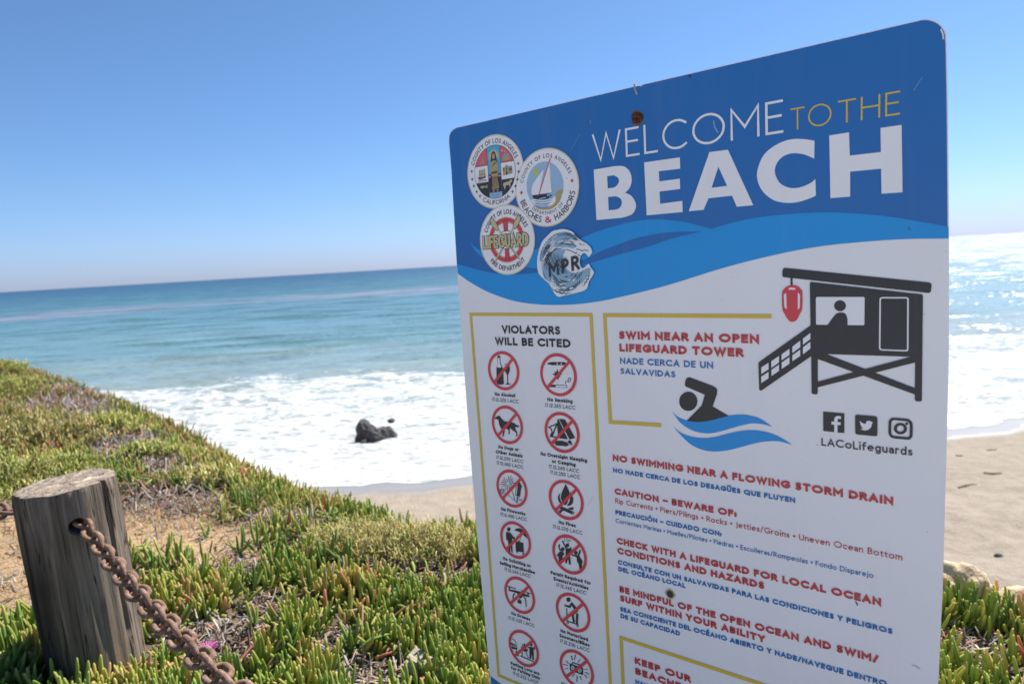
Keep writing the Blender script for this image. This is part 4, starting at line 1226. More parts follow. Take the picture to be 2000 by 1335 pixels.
def pic(A):
    P(A, z3, [(325, 418), (347, 418), (350, 480), (362, 510), (372, 530), (380, 660), (370, 670), (325, 665), (318, 650), (316, 520), (326, 490)])
    P(A, z3, [(330, 437), (344, 437), (347, 485), (357, 510), (359, 521), (321, 519), (329, 490)], 'white', 5)
    P(A, z3, [(388, 490), (405, 492), (430, 512), (433, 540), (425, 570), (415, 583), (418, 655), (445, 668), (390, 668), (410, 655), (408, 583), (395, 560)])
    P(A, z3, [(391, 495), (403, 495), (401, 512), (393, 512)], 'white', 5)
sym('no alcohol symbol with a bottle and a glass', (984.7, 723.4), [cap('No Alcohol', (967.9, 771.9), (1007.4, 775.3), 6.7), code('17.12.320 LACC', (963, 782), (1014.6, 787), 6.8)], pic)
def pic(A):
    D(A, z3, (853, 584), 140, 165, 'white', 3)
    P(A, z3, [(760, 480), (800, 472), (905, 472), (922, 482), (905, 500), (800, 500), (760, 492)])
    D(A, z3, (845, 487), 6, 6, 'white', 5); D(A, z3, (880, 487), 6, 6, 'white', 5)
    for a, r in [(95, 58), (60, 48), (130, 48), (20, 46), (165, 50), (-30, 30), (210, 34), (-85, 44)]:
        c, s = math.cos(R(a)), math.sin(R(a))
        P(A, z3, [(848, 588), (848 + c * r * .5 - s * 9, 588 - s * r * .5 - c * 9), (848 + c * r, 588 - s * r), (848 + c * r * .5 + s * 9, 588 - s * r * .5 + c * 9)], layer=4 + (a % 7) * .05)
    P(A, z3, [(780, 668), (930, 672), (932, 697), (775, 690)]); P(A, z3, [(832, 674), (926, 677), (926, 692), (832, 690)], 'white', 5)
    L(A, z3, [(916, 662), (920, 642), (938, 636), (944, 616), (960, 612), (960, 630), (940, 650)], .0011, smooth=True)
so = sym('no smoking symbol on a brighter stuck-on disc', (1091.7, 731.2), [cap('No Smoking', (1070.4, 782.4), (1119.4, 786.4), 7), code('17.12.365 LACC', (1066.8, 793.2), (1125.4, 799), 7)], pic, .0297)
def pic(A):
    P(A, za, [(315, 375), (325, 365), (345, 355), (370, 340), (395, 345), (410, 370), (430, 395), (470, 430), (530, 440), (580, 445), (630, 460), (665, 490), (718, 510), (690, 530), (655, 520), (650, 560), (675, 600), (685, 660), (680, 675), (660, 670), (668, 640), (650, 605), (600, 575), (575, 545), (560, 545), (557, 600), (555, 635), (530, 640), (540, 615), (540, 580), (515, 550), (480, 560), (470, 620), (458, 675), (435, 685), (445, 640), (450, 590), (420, 555), (395, 505), (380, 450), (375, 410), (345, 395), (320, 390)])
    P(A, za, [(425, 560), (445, 575), (420, 640), (405, 645), (412, 615)], layer=4.3)
sym('no dogs symbol', (992, 828.8), [cap('No Dogs or', (975, 874.6), (1014.6, 880.4), 6.6), cap('Other Animals', (970.2, 884.2), (1021.8, 892.6), 6.6), code('17.12.290 LACC', (971.2, 895), (1023, 903.8), 6.5), code('17.12.300 LACC', (972, 905.6), (1023.4, 914.4), 6.5)], pic)
def pic(A):
    P(A, za, [(1338, 390), (1326, 470), (1342, 640), (1350, 705), (1502, 724), (1352, 400)])
    L(A, za, [(1328, 470), (1195, 530), (1240, 570), (1246, 610), (1215, 680)], .0016); L(A, za, [(1326, 475), (1245, 680)], .0020, layer=4.2)
    P(A, za, [(1208, 685), (1250, 600), (1268, 640), (1250, 672), (1360, 690), (1360, 706)], layer=4.4)
    P(A, za, [(1362, 392), (1455, 402), (1622, 702), (1530, 726)])
    P(A, za, [(1285, 790), (1310, 750), (1400, 745), (1440, 752), (1500, 760), (1520, 740), (1552, 742), (1568, 790), (1582, 820), (1525, 815), (1480, 840), (1430, 830), (1320, 825)])
    L(A, za, [(1430, 748), (1500, 768), (1520, 800), (1570, 812)], .0008, 'white', 5)
sym('no camping symbol with a tent', (1098.7, 843.7), [cap('No Overnight Sleeping', (1057.2, 888.2), (1147.8, 902), 6.9), cap('or Camping', (1079.2, 902.6), (1125.4, 909.8), 6.9), code('17.12.260 LACC', (1074, 912.8), (1132.6, 922.6), 6.8), code('17.12.250 LACC', (1076, 924), (1134.4, 934.4), 6.8)], pic)
def pic(A):
    for i in range(18):
        a = i * 20 + 5; r0, r1 = (25, 130 - (i % 3) * 28) if i % 2 else (60, 115)
        L(A, zb_, [(445 + r0 * math.cos(R(a)), 358 - r0 * math.sin(R(a)) * 1.05), (445 + r1 * math.cos(R(a)), 358 - r1 * math.sin(R(a)) * 1.05)], .0008, layer=4 + (i % 4) * .2)
    for i in range(12):
        a = i * 30; L(A, zb_, [(350 + 15 * math.cos(R(a)), 485 - 18 * math.sin(R(a))), (350 + 48 * math.cos(R(a)), 485 - 55 * math.sin(R(a)))], .0007, layer=4.1 + (i % 4) * .2)
    L(A, zb_, [(512, 480), (540, 560), (564, 662)], .001); L(A, zb_, [(448, 540), (500, 590), (540, 632)], .0006, layer=4.4)
    P(A, zb_, [(632, 333), (680, 418), (662, 412), (642, 572), (585, 552), (605, 402), (592, 396)]); L(A, zb_, [(602, 555), (590, 680)], .0017, layer=4.3); L(A, zb_, [(582, 400), (566, 540), (588, 552)], .0008, layer=4.5)
    L(A, zb_, [(625, 570), (628, 630), (650, 635), (665, 605), (668, 640)], .0007, layer=4.6)
sym('no fireworks symbol', (1000.8, 952.9), [cap('No Fireworks', (980.2, 995.4), (1027.6, 1005.8), 6.5), code('17.12.400 LACC', (979, 1005.6), (1030.6, 1016.8), 6.5)], pic)
def pic(A):
    P(A, zb_, [(1383, 365, 1), (1440, 490), (1440, 580), (1400, 690), (1360, 700), (1312, 610), (1312, 530), (1345, 450)], smooth=True)
    P(A, zb_, [(1292, 510, 1), (1260, 570), (1268, 640), (1308, 690), (1328, 695, 1), (1292, 605)], layer=4.3, smooth=True)
    P(A, zb_, [(1460, 490, 1), (1500, 580), (1505, 650), (1475, 705), (1405, 722, 1), (1452, 630)], layer=4.6, smooth=True)
    P(A, zb_, [(1440, 750), (1500, 742), (1518, 765), (1500, 785), (1420, 775)]); P(A, zb_, [(1300, 725), (1525, 820), (1510, 866), (1290, 768)], layer=4.5); P(A, zb_, [(1265, 800), (1300, 785), (1352, 790), (1300, 840), (1272, 832)])
    D(A, zb_, (1508, 842), 14, 18, 'white', 5); D(A, zb_, (1282, 815), 12, 15, 'white', 5); D(A, zb_, (1508, 842), 10, 14, 'black', 5.3); D(A, zb_, (1282, 815), 9, 12, 'black', 5.3)
sym('no fires symbol', (1106.7, 975), [cap('No Fires', (1092.6, 1021.4), (1125.8, 1028.6), 6.8), code('17.12.370 LACC', (1081.6, 1030), (1139.2, 1043.2), 6.8)], pic)
def pic(A):
    D(A, zc, (375, 183), 27, 34)
    P(A, zc, [(330, 230), (370, 230), (400, 240), (430, 280), (475, 330), (460, 350), (430, 330), (425, 400), (440, 560), (420, 560), (402, 450), (397, 555), (377, 547), (365, 400), (352, 320), (355, 365), (335, 355)])
    P(A, zc, [(463, 202), (500, 172), (555, 168), (620, 210), (660, 265), (682, 325), (665, 325), (600, 265), (540, 222)]); L(A, zc, [(572, 300), (552, 385)], .0006)
    P(A, zc, [(485, 380), (610, 402), (622, 560), (490, 540)]); D(A, zc, (512, 555), 13, 15); D(A, zc, (608, 580), 14, 16); L(A, zc, [(530, 365), (545, 390)], .002, layer=4.3)
sym('no soliciting symbol with a cart and umbrella', (1008, 1053.2), [cap('No Soliciting or', (983.8, 1091.6), (1038.2, 1107), 6.3), cap('Selling Merchandise', (977.6, 1100.2), (1046.4, 1119.8), 6.3), code('17.12.340 LACC', (987.4, 1112.6), (1038.2, 1127.2), 6.3)], pic)
def pic(A):
    D(A, zc, (1253, 508), 30, 33); P(A, zc, [(1205, 545), (1250, 540), (1280, 600), (1255, 605), (1250, 640), (1232, 742), (1190, 705), (1180, 620), (1150, 610)]); L(A, zc, [(1215, 535), (1190, 470), (1202, 425)], .0022, layer=4.4)
    D(A, zc, (1328, 445), 29, 33); P(A, zc, [(1300, 490), (1370, 495), (1372, 600), (1382, 757), (1355, 757), (1340, 650), (1318, 740), (1293, 735), (1300, 600)]); L(A, zc, [(1312, 500), (1245, 368)], .0022, layer=4.4); L(A, zc, [(1378, 540), (1385, 475)], .0022, layer=4.4)
    D(A, zc, (1467, 568), 28, 32); P(A, zc, [(1470, 605), (1520, 610), (1585, 728), (1566, 735), (1560, 830), (1530, 842), (1510, 740), (1490, 720)]); L(A, zc, [(1490, 625), (1402, 600)], .0021, layer=4.4); L(A, zc, [(1508, 615), (1540, 520)], .0024, layer=4.4)
    for q in [[(1280, 320), (1285, 350)], [(1310, 360), (1322, 325)], [(1320, 385), (1345, 360), (1390, 375)], [(1345, 395), (1360, 410)], [(1270, 375), (1295, 370)]]: L(A, zc, q, .0009)
sym('permit required symbol with three cheering figures', (1113.3, 1081.2), [cap('Permit Required for', (1077, 1119.4), (1155.4, 1140.8), 6.6), cap('Events/Activities', (1083, 1131.4), (1150.4, 1150.4), 6.6), code('17.12.345 LACC', (1088.6, 1143.4), (1146.2, 1160), 6.6)], pic)
def pic(A):
    P(A, zd, [(285, 325), (400, 345), (480, 365), (630, 435), (620, 455), (525, 430), (490, 472), (460, 462), (425, 385), (290, 347)])
    L(A, zd, [(260, 272), (410, 318)], .0011); L(A, zd, [(490, 345), (655, 398)], .0011); L(A, zd, [(302, 283), (300, 322)], .0024, layer=4.3); L(A, zd, [(607, 383), (605, 418)], .0024, layer=4.3)
    L(A, zd, [(395, 388), (366, 420), (362, 485)], .0018, smooth=True, layer=4.5); L(A, zd, [(530, 440), (565, 490), (575, 612)], .0018, smooth=True, layer=4.5)
    P(A, zd, [(435, 498), (495, 512), (498, 566), (435, 546)]); L(A, zd, [(445, 500), (465, 480), (485, 510)], .001, layer=4.4)
sym('no drones symbol', (1016, 1160.4), [cap('No Drones', (1000.2, 1198.2), (1036.8, 1210.8), 6), code('17.12.425 LACC', (994.6, 1207), (1045.2, 1223.4), 6)], pic)
def pic(A):
    D(A, zd, (1263, 492), 33, 38); L(A, zd, [(1200, 585), (1282, 612), (1312, 555)], .0028); L(A, zd, [(1305, 548), (1395, 665)], .0048, layer=4.3)
    L(A, zd, [(1410, 660), (1328, 728), (1352, 862)], .0036, layer=4.5); L(A, zd, [(1405, 715), (1400, 880)], .0036, layer=4.7)
    L(A, zd, [(1232, 630), (1240, 840), (1425, 902)], .0014); L(A, zd, [(1250 + 14 * math.cos(a), 866 + 15 * math.sin(a)) for a in np.linspace(0, 6.283, 15)[:-1]], .0009, closed=True, layer=4.2); L(A, zd, [(1410 + 14 * math.cos(a), 916 + 15 * math.sin(a)) for a in np.linspace(0, 6.283, 15)[:-1]], .0009, closed=True, layer=4.2)
sym('no motorized scooters symbol', (1120, 1194.2), [cap('No Motorized', (1096, 1232.4), (1149.6, 1250.4), 6.6), cap('Scooters/Bikes', (1094.2, 1241.8), (1152.6, 1261.4), 6.6), code('17.12.230 LACC', (1095.6, 1252.6), (1152.6, 1271.8), 6.6)], pic)
def pic(A):
    P(A, ze, [(405, 480), (500, 527), (515, 602), (430, 580)]); L(A, ze, [(415, 420), (470, 442), (498, 510)], .0009); L(A, ze, [(415, 530), (505, 560)], .0007, 'white', 5); L(A, ze, [(420, 510), (505, 540)], .0006, 'white', 5); P(A, ze, [(485, 615), (512, 620), (505, 645), (485, 645)]); P(A, ze, [(510, 680), (540, 690), (540, 702), (515, 695)])
    P(A, ze, [(588, 580), (690, 590), (672, 632), (618, 625)]); L(A, ze, [(602, 635), (580, 712)], .0012, layer=4.3); L(A, ze, [(655, 635), (695, 742)], .0012, layer=4.3); L(A, ze, [(568, 700), (790, 797)], .0014, layer=4.5)
    for q in [[(600, 560), (605, 505)], [(625, 545), (630, 495)], [(585, 575), (572, 548)], [(610, 575), (640, 510)]]: L(A, ze, q, .0014)
    D(A, ze, (740, 515), 20, 25); P(A, ze, [(712, 550), (775, 560), (782, 765), (762, 765), (750, 670), (738, 745), (713, 745)]); L(A, ze, [(720, 570), (685, 560)], .0016, layer=4.3); L(A, ze, [(772, 575), (795, 590), (790, 545)], .0016, layer=4.3)
sym('no barbecue in parking lots symbol with a car and grill', (1023.9, 1264.2), [cap('Parking Lots are', (999, 1295.6), (1055, 1317), 6), cap('for Parking Only', (999.6, 1304.4), (1055.8, 1325.8), 6), code('17.12.232 LACC', (1003.4, 1315), (1053.8, 1334.8), 6)], pic)
def pic(A):
    P(A, ze, [(1365, 820), (1585, 892), (1582, 1010), (1370, 930)]); L(A, ze, [(1402, 828), (1410, 805), (1520, 840), (1522, 868)], .0013, layer=4.3)
    D(A, ze, (1415, 885), 28, 33, 'white', 5); D(A, ze, (1530, 930), 30, 34, 'white', 5); D(A, ze, (1415, 885), 20, 24, 'grey', 5.3); D(A, ze, (1530, 930), 21, 25, 'grey', 5.3)
    for cx, cy, a, s in [(1452, 720, 95, 62), (1400, 730, 120, 55), (1520, 775, 65, 48), (1325, 800, 150, 45), (1300, 845, 175, 52), (1315, 905, 200, 40), (1635, 915, 15, 40), (1650, 980, -15, 52), (1630, 1030, -35, 48), (1430, 1010, -110, 50), (1485, 1070, -80, 66), (1545, 1055, -60, 50)]:
        c, q = math.cos(R(a)), -math.sin(R(a))
        P(A, ze, [(cx + c * u * s - q * v * s, cy + q * u * s + c * v * s) for u, v in [(1, .05), (.05, .32), (.12, .06), (-1, -.02), (-.1, -.30), (-.1, -.05)]])
sym('no loud music symbol with a radio and bolts', (1127.2, 1304.4), [cap('No', (1098, 1335.6), (1110, 1340), 6.6)], pic)

# ---- lifeguard tower picture
z6 = zoom(1470, 500, .2998)
A = Art()
P(A, z6, [(197, 95), (203, 80), (213, 76), (1155, 171), (1168, 182), (1163, 230), (1150, 240), (205, 137), (196, 127)])
P(A, z6, [(250, 141), (263, 142), (263, 190), (250, 189)], layer=4.5)
P(A, z6, [(375, 178), (381, 167), (1104, 248), (1111, 256), (1107, 656), (383, 633)])
P(A, z6, cr([(415, 278, 1), (420, 266), (432, 265, 1), (718, 265, 1), (729, 266), (732, 277, 1), (730, 438, 1), (728, 447), (718, 448, 1), (428, 445, 1), (418, 443), (416, 433, 1)], 3), 'white', 5)
D(A, z6, (572, 322), 39, 36, layer=6)
P(A, z6, cr([(490, 447, 1), (540, 380), (572, 365), (605, 372), (620, 405), (621, 449, 1)], 4), layer=6)
L(A, z6, cr([(833, 288, 1), (836, 274), (848, 270, 1), (1000, 270, 1), (1012, 274), (1014, 286, 1), (1012, 602, 1), (1009, 612), (998, 614, 1), (845, 608, 1), (833, 604), (830, 594, 1)], 3), .0013, 'white', 5, True)
P(A, z6, [(384, 632), (427, 636), (427, 890), (420, 898), (394, 896), (387, 888)], layer=4.3); P(A, z6, [(1060, 650), (1107, 654), (1104, 935), (1097, 944), (1066, 942), (1058, 934)], layer=4.3)
P(A, z6, [(427, 632), (470, 631), (1060, 857), (1060, 899), (427, 668)], layer=4.6); P(A, z6, [(1030, 654), (1061, 655), (1061, 690), (427, 852), (427, 815)], layer=4.9)
P(A, z6, [(40, 695), (48, 685), (380, 450), (384, 650), (65, 870), (52, 874), (46, 866)], layer=4.2)
for q in [[(60, 722), (107, 692), (107, 735), (60, 765)], [(125, 682), (175, 648), (175, 690), (125, 725)], [(192, 637), (243, 601), (243, 641), (192, 676)], [(262, 588), (313, 548), (313, 591), (262, 629)], [(331, 535), (379, 499), (379, 538), (331, 575)],
          [(60, 782), (107, 752), (107, 793), (60, 824)], [(126, 738), (175, 704), (175, 745), (126, 778)], [(193, 690), (243, 655), (243, 698), (193, 732)], [(262, 644), (313, 607), (313, 648), (262, 682)], [(331, 592), (379, 556), (379, 600), (331, 637)]]: P(A, z6, q, 'white', 5)
ot = A.build('lifeguard_tower_picture', sign)
A = Art()
P(A, z6, cr([(228, 197), (262, 188), (296, 194), (318, 215), (327, 240), (325, 338), (308, 380), (288, 416), (262, 427), (238, 418), (214, 380), (197, 340), (195, 240), (207, 214)], 4), 'red', 4)
P(A, z6, [(207, 250), (222, 237), (225, 345), (210, 330)], 'white', 5); P(A, z6, [(298, 235), (312, 250), (310, 335), (297, 348)], 'white', 5); P(A, z6, [(235, 217), (245, 205), (275, 205), (285, 217)], 'white', 5)
A.build('rescue_float_picture', sign)

# ---- swimmer picture
z5 = zoom(1170, 580, .2397)
A = Art()
D(A, z5, (732, 846), 74, 78, n=40)
P(A, z5, cr([(705, 700), (714, 664), (740, 651), (780, 664, 1), (935, 722, 1), (964, 745), (965, 785, 1), (930, 888, 1), (1065, 966, 1), (930, 1003, 1), (820, 1018, 1), (720, 1002, 1), (840, 880, 1), (866, 792, 1), (728, 733, 1), (708, 722)], 4))
A.build('swimmer_picture', sign)
A = Art()
P(A, z5, cr([(600, 928, 1), (650, 975), (740, 1008), (830, 1013), (930, 997), (1065, 963), (1150, 955), (1220, 960), (1310, 985), (1412, 1050, 1), (1330, 1030), (1250, 1025), (1150, 1045), (1030, 1080), (930, 1103), (850, 1103), (760, 1080), (680, 1030), (640, 985)], 4), 'sky', 5)
P(A, z5, cr([(610, 1045, 1), (660, 1095), (740, 1130), (840, 1145), (940, 1138), (1050, 1110), (1180, 1085), (1280, 1083), (1380, 1100), (1480, 1140), (1578, 1200, 1), (1480, 1172), (1380, 1170), (1280, 1185), (1150, 1220), (1040, 1245), (940, 1253), (850, 1240), (760, 1200), (690, 1140), (640, 1085)], 4), 'sky', 5)
A.build('water_wave_picture', sign)

# ---- social icons
zs_ = zoom(1590, 790, .105)
A = Art()
P(A, zs_, cr([(177, 135, 1), (180, 124), (192, 122, 1), (556, 153, 1), (568, 157), (570, 170, 1), (568, 505, 1), (565, 517), (552, 518, 1), (194, 482, 1), (180, 478), (178, 466, 1)], 3))
P(A, zs_, cr([(383, 500, 1), (382, 362, 1), (332, 356, 1), (332, 302, 1), (382, 306, 1), (383, 270), (395, 226), (432, 203), (470, 202), (507, 208, 1), (507, 257, 1), (470, 252), (446, 266), (443, 312, 1), (502, 318, 1), (500, 372, 1), (443, 367, 1), (444, 505, 1)], 4), 'white', 5)
A.build('letter_icon', sign)
A = Art()
P(A, zs_, cr([(770, 220, 1), (780, 188), (812, 179, 1), (1140, 206, 1), (1172, 220), (1184, 252, 1), (1184, 538, 1), (1172, 570), (1140, 577, 1), (812, 545, 1), (782, 532), (772, 500, 1)], 4))
P(A, zs_, [(860, 288), (895, 325), (935, 341), (970, 345), (974, 315), (995, 292), (1020, 286), (1045, 293), (1065, 308), (1092, 302), (1085, 320), (1100, 322), (1080, 348), (1075, 390), (1050, 430), (1010, 458), (960, 468), (910, 462), (862, 445), (900, 442), (922, 428), (896, 415), (882, 392), (897, 390), (870, 368), (862, 342), (876, 342), (860, 318)], 'white', 5)
A.build('bird_icon', sign)
A = Art()
c4 = [(1416, 340), (1440, 282), (1500, 258), (1720, 280), (1790, 315), (1810, 390), (1810, 540), (1785, 600), (1730, 617), (1500, 592), (1440, 560), (1415, 490)]
L(A, zs_, [(1416, 345), (1422, 300), (1448, 270), (1495, 257), (1720, 277), (1770, 293), (1800, 330), (1811, 375), (1810, 535), (1802, 580), (1775, 610), (1730, 617), (1500, 594), (1450, 578), (1424, 545), (1415, 500)], .0026, closed=True, smooth=True)
L(A, zs_, [(1610 + 94 * math.cos(a), 437 + 83 * math.sin(a)) for a in np.linspace(0, 6.2832, 33)[:-1]], .0026, closed=True)
D(A, zs_, (1728, 345), 26, 26)
A.build('camera_icon', sign)
# ---- the three round seals
def seal_frame(ctr, top, bot):
    c = S(*ctr); r = (S(*top)[1] - S(*bot)[1]) / 2
    return c, r
def clip_disc(c, r, x0, x1, y0, y1, n=72):
    """disc of radius r cut to a box (box in disc units)"""
    P_ = [(r * math.cos(a), r * math.sin(a)) for a in np.linspace(0, 2 * np.pi, n + 1)[:-1]]
    for ax, lim, sg in ((0, x0, 1), (0, x1, -1), (1, y0, 1), (1, y1, -1)):
        out = []
        for i in range(len(P_)):
            a, b = P_[i - 1], P_[i]
            ia, ib = (a[ax] - lim) * sg >= 0, (b[ax] - lim) * sg >= 0
            if ia != ib:
                t = (lim - a[ax]) / (b[ax] - a[ax])
                out.append((a[0] + t * (b[0] - a[0]), a[1] + t * (b[1] - a[1])))
            if ib: out.append(b)
        P_ = out
    return [(c[0] + x, c[1] + y) for x, y in P_]
def star(A, c, r, mat, layer):
    A.poly([(c[0] + (r if i % 2 == 0 else r * .3) * math.cos(i * math.pi / 4), c[1] + (r if i % 2 == 0 else r * .3) * math.sin(i * math.pi / 4)) for i in range(8)], mat, layer)

def seal_base(name, c, r, layer, label):
    A = Art()
    A.disc(c, r, 'edge', layer, 72); A.disc(c, r * .965, 'white', layer + .5, 72)
    o = A.build(name, sign)
    o['label'] = label
    return o

# county seal
c, r = seal_frame((968.3, 336), (965, 263.7), (972, 408.2))
o = seal_base('county_seal', c, r, 7, 'round seal with a robed woman between red, white and black panels')
A = Art()
arc_text(A, 'COUNTY OF LOS ANGELES', c, r * .765, 160, 20, r * .125, .15, 'black', 9)
A.build('county_lettering', o); A = Art()
arc_text(A, 'CALIFORNIA', c, r * .885, 236, 304, r * .12, .15, 'black', 9, True)
for a in (172, 187, 201, 214, 226, 8, -7, -21, -34, -46): star(A, (c[0] + r * .83 * math.cos(R(a)), c[1] + r * .83 * math.sin(R(a))), r * .065, 'black', 9)
A.build('lower_lettering', o)
A = Art()
ri = r * .71
n_ = lambda x, y: (c[0] + x * r, c[1] + y * r)
A.disc(c, ri * 1.02, 'brown', 9, 64); 
b = r * .71
for x0, x1 in ((-.72, -.235), (.235, .72)):
    for y0, y1, m in ((.225, .72, 'pink'), (-.235, .205, 'white'), (-.72, -.255, 'hull')):
        A.poly(clip_disc(c, ri, x0 * r, x1 * r, y0 * r, y1 * r), m, 10)
A.poly(clip_disc(c, ri, -.22 * r, .22 * r, -.05 * r, .72 * r), 'cyan', 10); A.poly(clip_disc(c, ri, -.22 * r, .22 * r, -.55 * r, -.05 * r), 'hull', 10); A.poly(clip_disc(c, ri, -.22 * r, .22 * r, -.72 * r, -.55 * r), 'pale', 10)
A.disc(n_(0, .43), r * .15, 'halo', 11, 24)
for i in range(20):
    a = i * 18; A.ribbon([n_(.15 * math.cos(R(a)), .43 + .15 * math.sin(R(a))), n_(.205 * math.cos(R(a)), .43 + .205 * math.sin(R(a)))], r * .012, 'halo', 11.1)
pl = lambda pts, m, ly: A.poly([n_(*q) for q in pts], m, ly)
pl(cr([(-.10, .20), (-.09, .45), (0, .56), (.09, .45), (.11, .15), (.05, .05), (-.06, .05)], 4), 'ink', 12)
A.disc(n_(0, .42), r * .052, 'skin', 13, 16, r * .075)
pl([(-.06, .30), (.06, .30), (.13, .22), (.15, .02), (.12, -.10), (.10, -.12), (.13, -.45), (-.11, -.47), (-.08, -.12), (-.12, -.08), (-.15, .02), (-.13, .22)], 'robe', 12.6)
pl([(-.14, .03), (.14, .05), (.12, -.03), (.0, -.06), (-.13, -.04)], 'skin', 13.2); pl([(-.12, .01), (.12, .02), (.10, -.05), (-.1, -.05)], 'brown', 13.5)
for i in range(8):
    x = -.09 + i * .025; A.ribbon([n_(x * .8 + .02, -.12), n_(x + .01, -.30), n_(x * 1.1 - .02, -.45)], r * .011, 'brown', 13.3)
for i in range(4): A.ribbon([n_(-.1 + i * .04, .12 + i * .03), n_(.02 + i * .035, .26)], r * .011, 'brown', 13.3)
pl([(-.10, -.5), (-.03, -.47), (-.02, -.52), (-.10, -.53)], 'skin', 13); pl([(.04, -.47), (.11, -.49), (.10, -.52), (.05, -.52)], 'skin', 13)
for sx_ in (-1, 1):
    for i in range(3): A.ribbon([n_(sx_ * .13, -.09 - i * .035), n_(sx_ * .17, -.075 - i * .035), n_(sx_ * .21, -.10 - i * .035)], r * .014, 'white' if i % 2 else 'red', 13.6)
for i in range(5): A.ribbon([n_(-.2 + .02 * i, -.58 - .025 * i), n_(-.07, -.57 - .025 * i), n_(.07, -.585 - .025 * i), n_(.18 - .02 * i, -.575 - .025 * i)], r * .008, 'sea', 11)
# side emblems: triangle and caliper, ship, fish; shell stage, mission, cow
pl([(-.50, .27), (-.33, .27), (-.38, .44)], 'robe', 11); pl([(-.45, .29), (-.37, .29), (-.385, .36)], 'pink', 11.5); pl([(-.44, .36), (-.34, .46), (-.33, .42), (-.42, .33)], 'grey', 11.8)
pl([(-.62, -.09), (-.55, -.15), (-.33, -.12), (-.30, -.05), (-.40, -.08), (-.55, -.07)], 'brown', 11)
for x in (-.52, -.44, -.36): A.ribbon([n_(x, -.08), n_(x + .01, .14)], r * .012, 'brown', 11.3); pl([(x - .04, .10), (x + .035, .11), (x + .03, .04), (x - .035, .03)], 'robe', 11.5); pl([(x - .04, .02), (x + .035, .03), (x + .035, -.05), (x - .04, -.06)], 'robe', 11.5)
for i in range(3): A.ribbon([n_(-.6, -.16 - i * .02), n_(-.45, -.155 - i * .02), n_(-.3, -.165 - i * .02)], r * .008, 'black', 11.3)
pl(cr([(-.55, -.36), (-.45, -.32), (-.35, -.35), (-.28, -.31), (-.29, -.41), (-.36, -.38), (-.46, -.40)], 4), 'robe', 11)
pl([(.30 + .14 + .14 * math.cos(a), .26 + .2 * math.sin(a)) for a in np.linspace(0, np.pi, 14)], 'grey', 11); pl([(.30 + .14 + .09 * math.cos(a), .26 + .13 * math.sin(a)) for a in np.linspace(0, np.pi, 14)], 'robe', 11.4)
star(A, n_(.30, .53), r * .035, 'white', 11); star(A, n_(.40, .50), r * .028, 'white', 11)
pl([(.29, -.14), (.29, .08), (.36, .08), (.40, .13), (.46, .13), (.50, .08), (.58, .10), (.62, .06), (.62, -.11), (.45, -.13)], 'robe', 11); pl([(.46, .13), (.50, .08), (.58, .10), (.62, .06), (.62, -.11), (.50, -.12)], 'grey', 11.3)
for x, y in ((.33, .02), (.43, .03), (.54, .0), (.58, .01)): pl([(x - .015, y - .04), (x + .015, y - .04), (x + .015, y + .03), (x - .015, y + .03)], 'black', 11.7)
pl([(.40, -.13), (.45, -.13), (.45, -.05), (.425, -.03), (.40, -.05)], 'black', 11.7)
pl([(.28, -.35), (.32, -.33), (.48, -.31), (.55, -.27), (.60, -.28), (.58, -.34), (.53, -.36), (.52, -.47), (.49, -.47), (.48, -.40), (.36, -.41), (.34, -.50), (.31, -.50), (.30, -.41), (.27, -.42)], 'tan', 11)
A.build('emblem', o)

# beaches and harbors seal
z1 = zoom(860, 220, .2996)
c, r = seal_frame((860 + 697 * .2996, 220 + 490 * .2996), (860 + 695 * .2996, 220 + 233 * .2996), (860 + 700 * .2996, 220 + 747 * .2996))
o = seal_base('harbor_seal', c, r, 7.8, 'round seal with a white sailboat and a yellow sun')
A = Art()
arc_text(A, 'COUNTY OF LOS ANGELES', c, r * .755, 165, 20, r * .10, .16, 'black', 9.5, gap=.22)
A.build('county_lettering', o); A = Art()
arc_text(A, 'BEACHES', c, r * .90, 198, 256, r * .165, .15, 'black', 9.5, True)
arc_text(A, '&', c, r * .90, 263, 278, r * .165, .2, 'red', 9.5, True)
arc_text(A, 'HARBORS', c, r * .90, 286, 348, r * .165, .15, 'black', 9.5, True)
arc_text(A, 'DEPARTMENT OF', c, r * .685, 226, 318, r * .08, .15, 'black', 9.5, True, gap=.26)
for a in (183, 6):
    q = (c[0] + r * .80 * math.cos(R(a)), c[1] + r * .80 * math.sin(R(a)))
    A.poly([(q[0] - r * .05, q[1]), (q[0], q[1] - r * .055), (q[0] + r * .05, q[1]), (q[0], q[1] + r * .055)], 'red', 9.5)
A.build('lower_lettering', o)
A = Art()
zh = zoom(1000, 280, .1274)
D(A, zh, (525, 650), 283, 368, 'pale', 9.4, 48)
D(A, zh, (380, 443), 36, 50, 'lime', 10.2)
P(A, zh, cr([(305, 860, 1), (420, 850), (560, 850), (680, 810, 1), (685, 880), (640, 940), (540, 975), (430, 968), (350, 925)], 4), 'white', 10)
for i, y in enumerate((845, 880, 915, 945, 970)):
    ins_ = i * 22; P(A, zh, cr([(310 + ins_, y + 8, 1), (390, y - 8), (470, y + 12), (560, y - 4), (678 - ins_ * 1.2, y - 18, 1), (560, y + 16), (470, y + 30), (390, y + 12)], 4), 'sea' if i % 2 == 0 else 'wave', 10.4)
P(A, zh, cr([(330, 920, 1), (420, 985), (540, 990), (640, 945), (690, 880), (690, 800, 1), (770, 792, 1), (765, 850), (720, 930), (630, 1000), (520, 1020), (410, 1000)], 5), 'sand', 10.6)
P(A, zh, cr([(660, 795, 1), (690, 765), (730, 720), (800, 705, 1), (800, 740), (772, 785, 1)], 4), 'sand', 10.6)
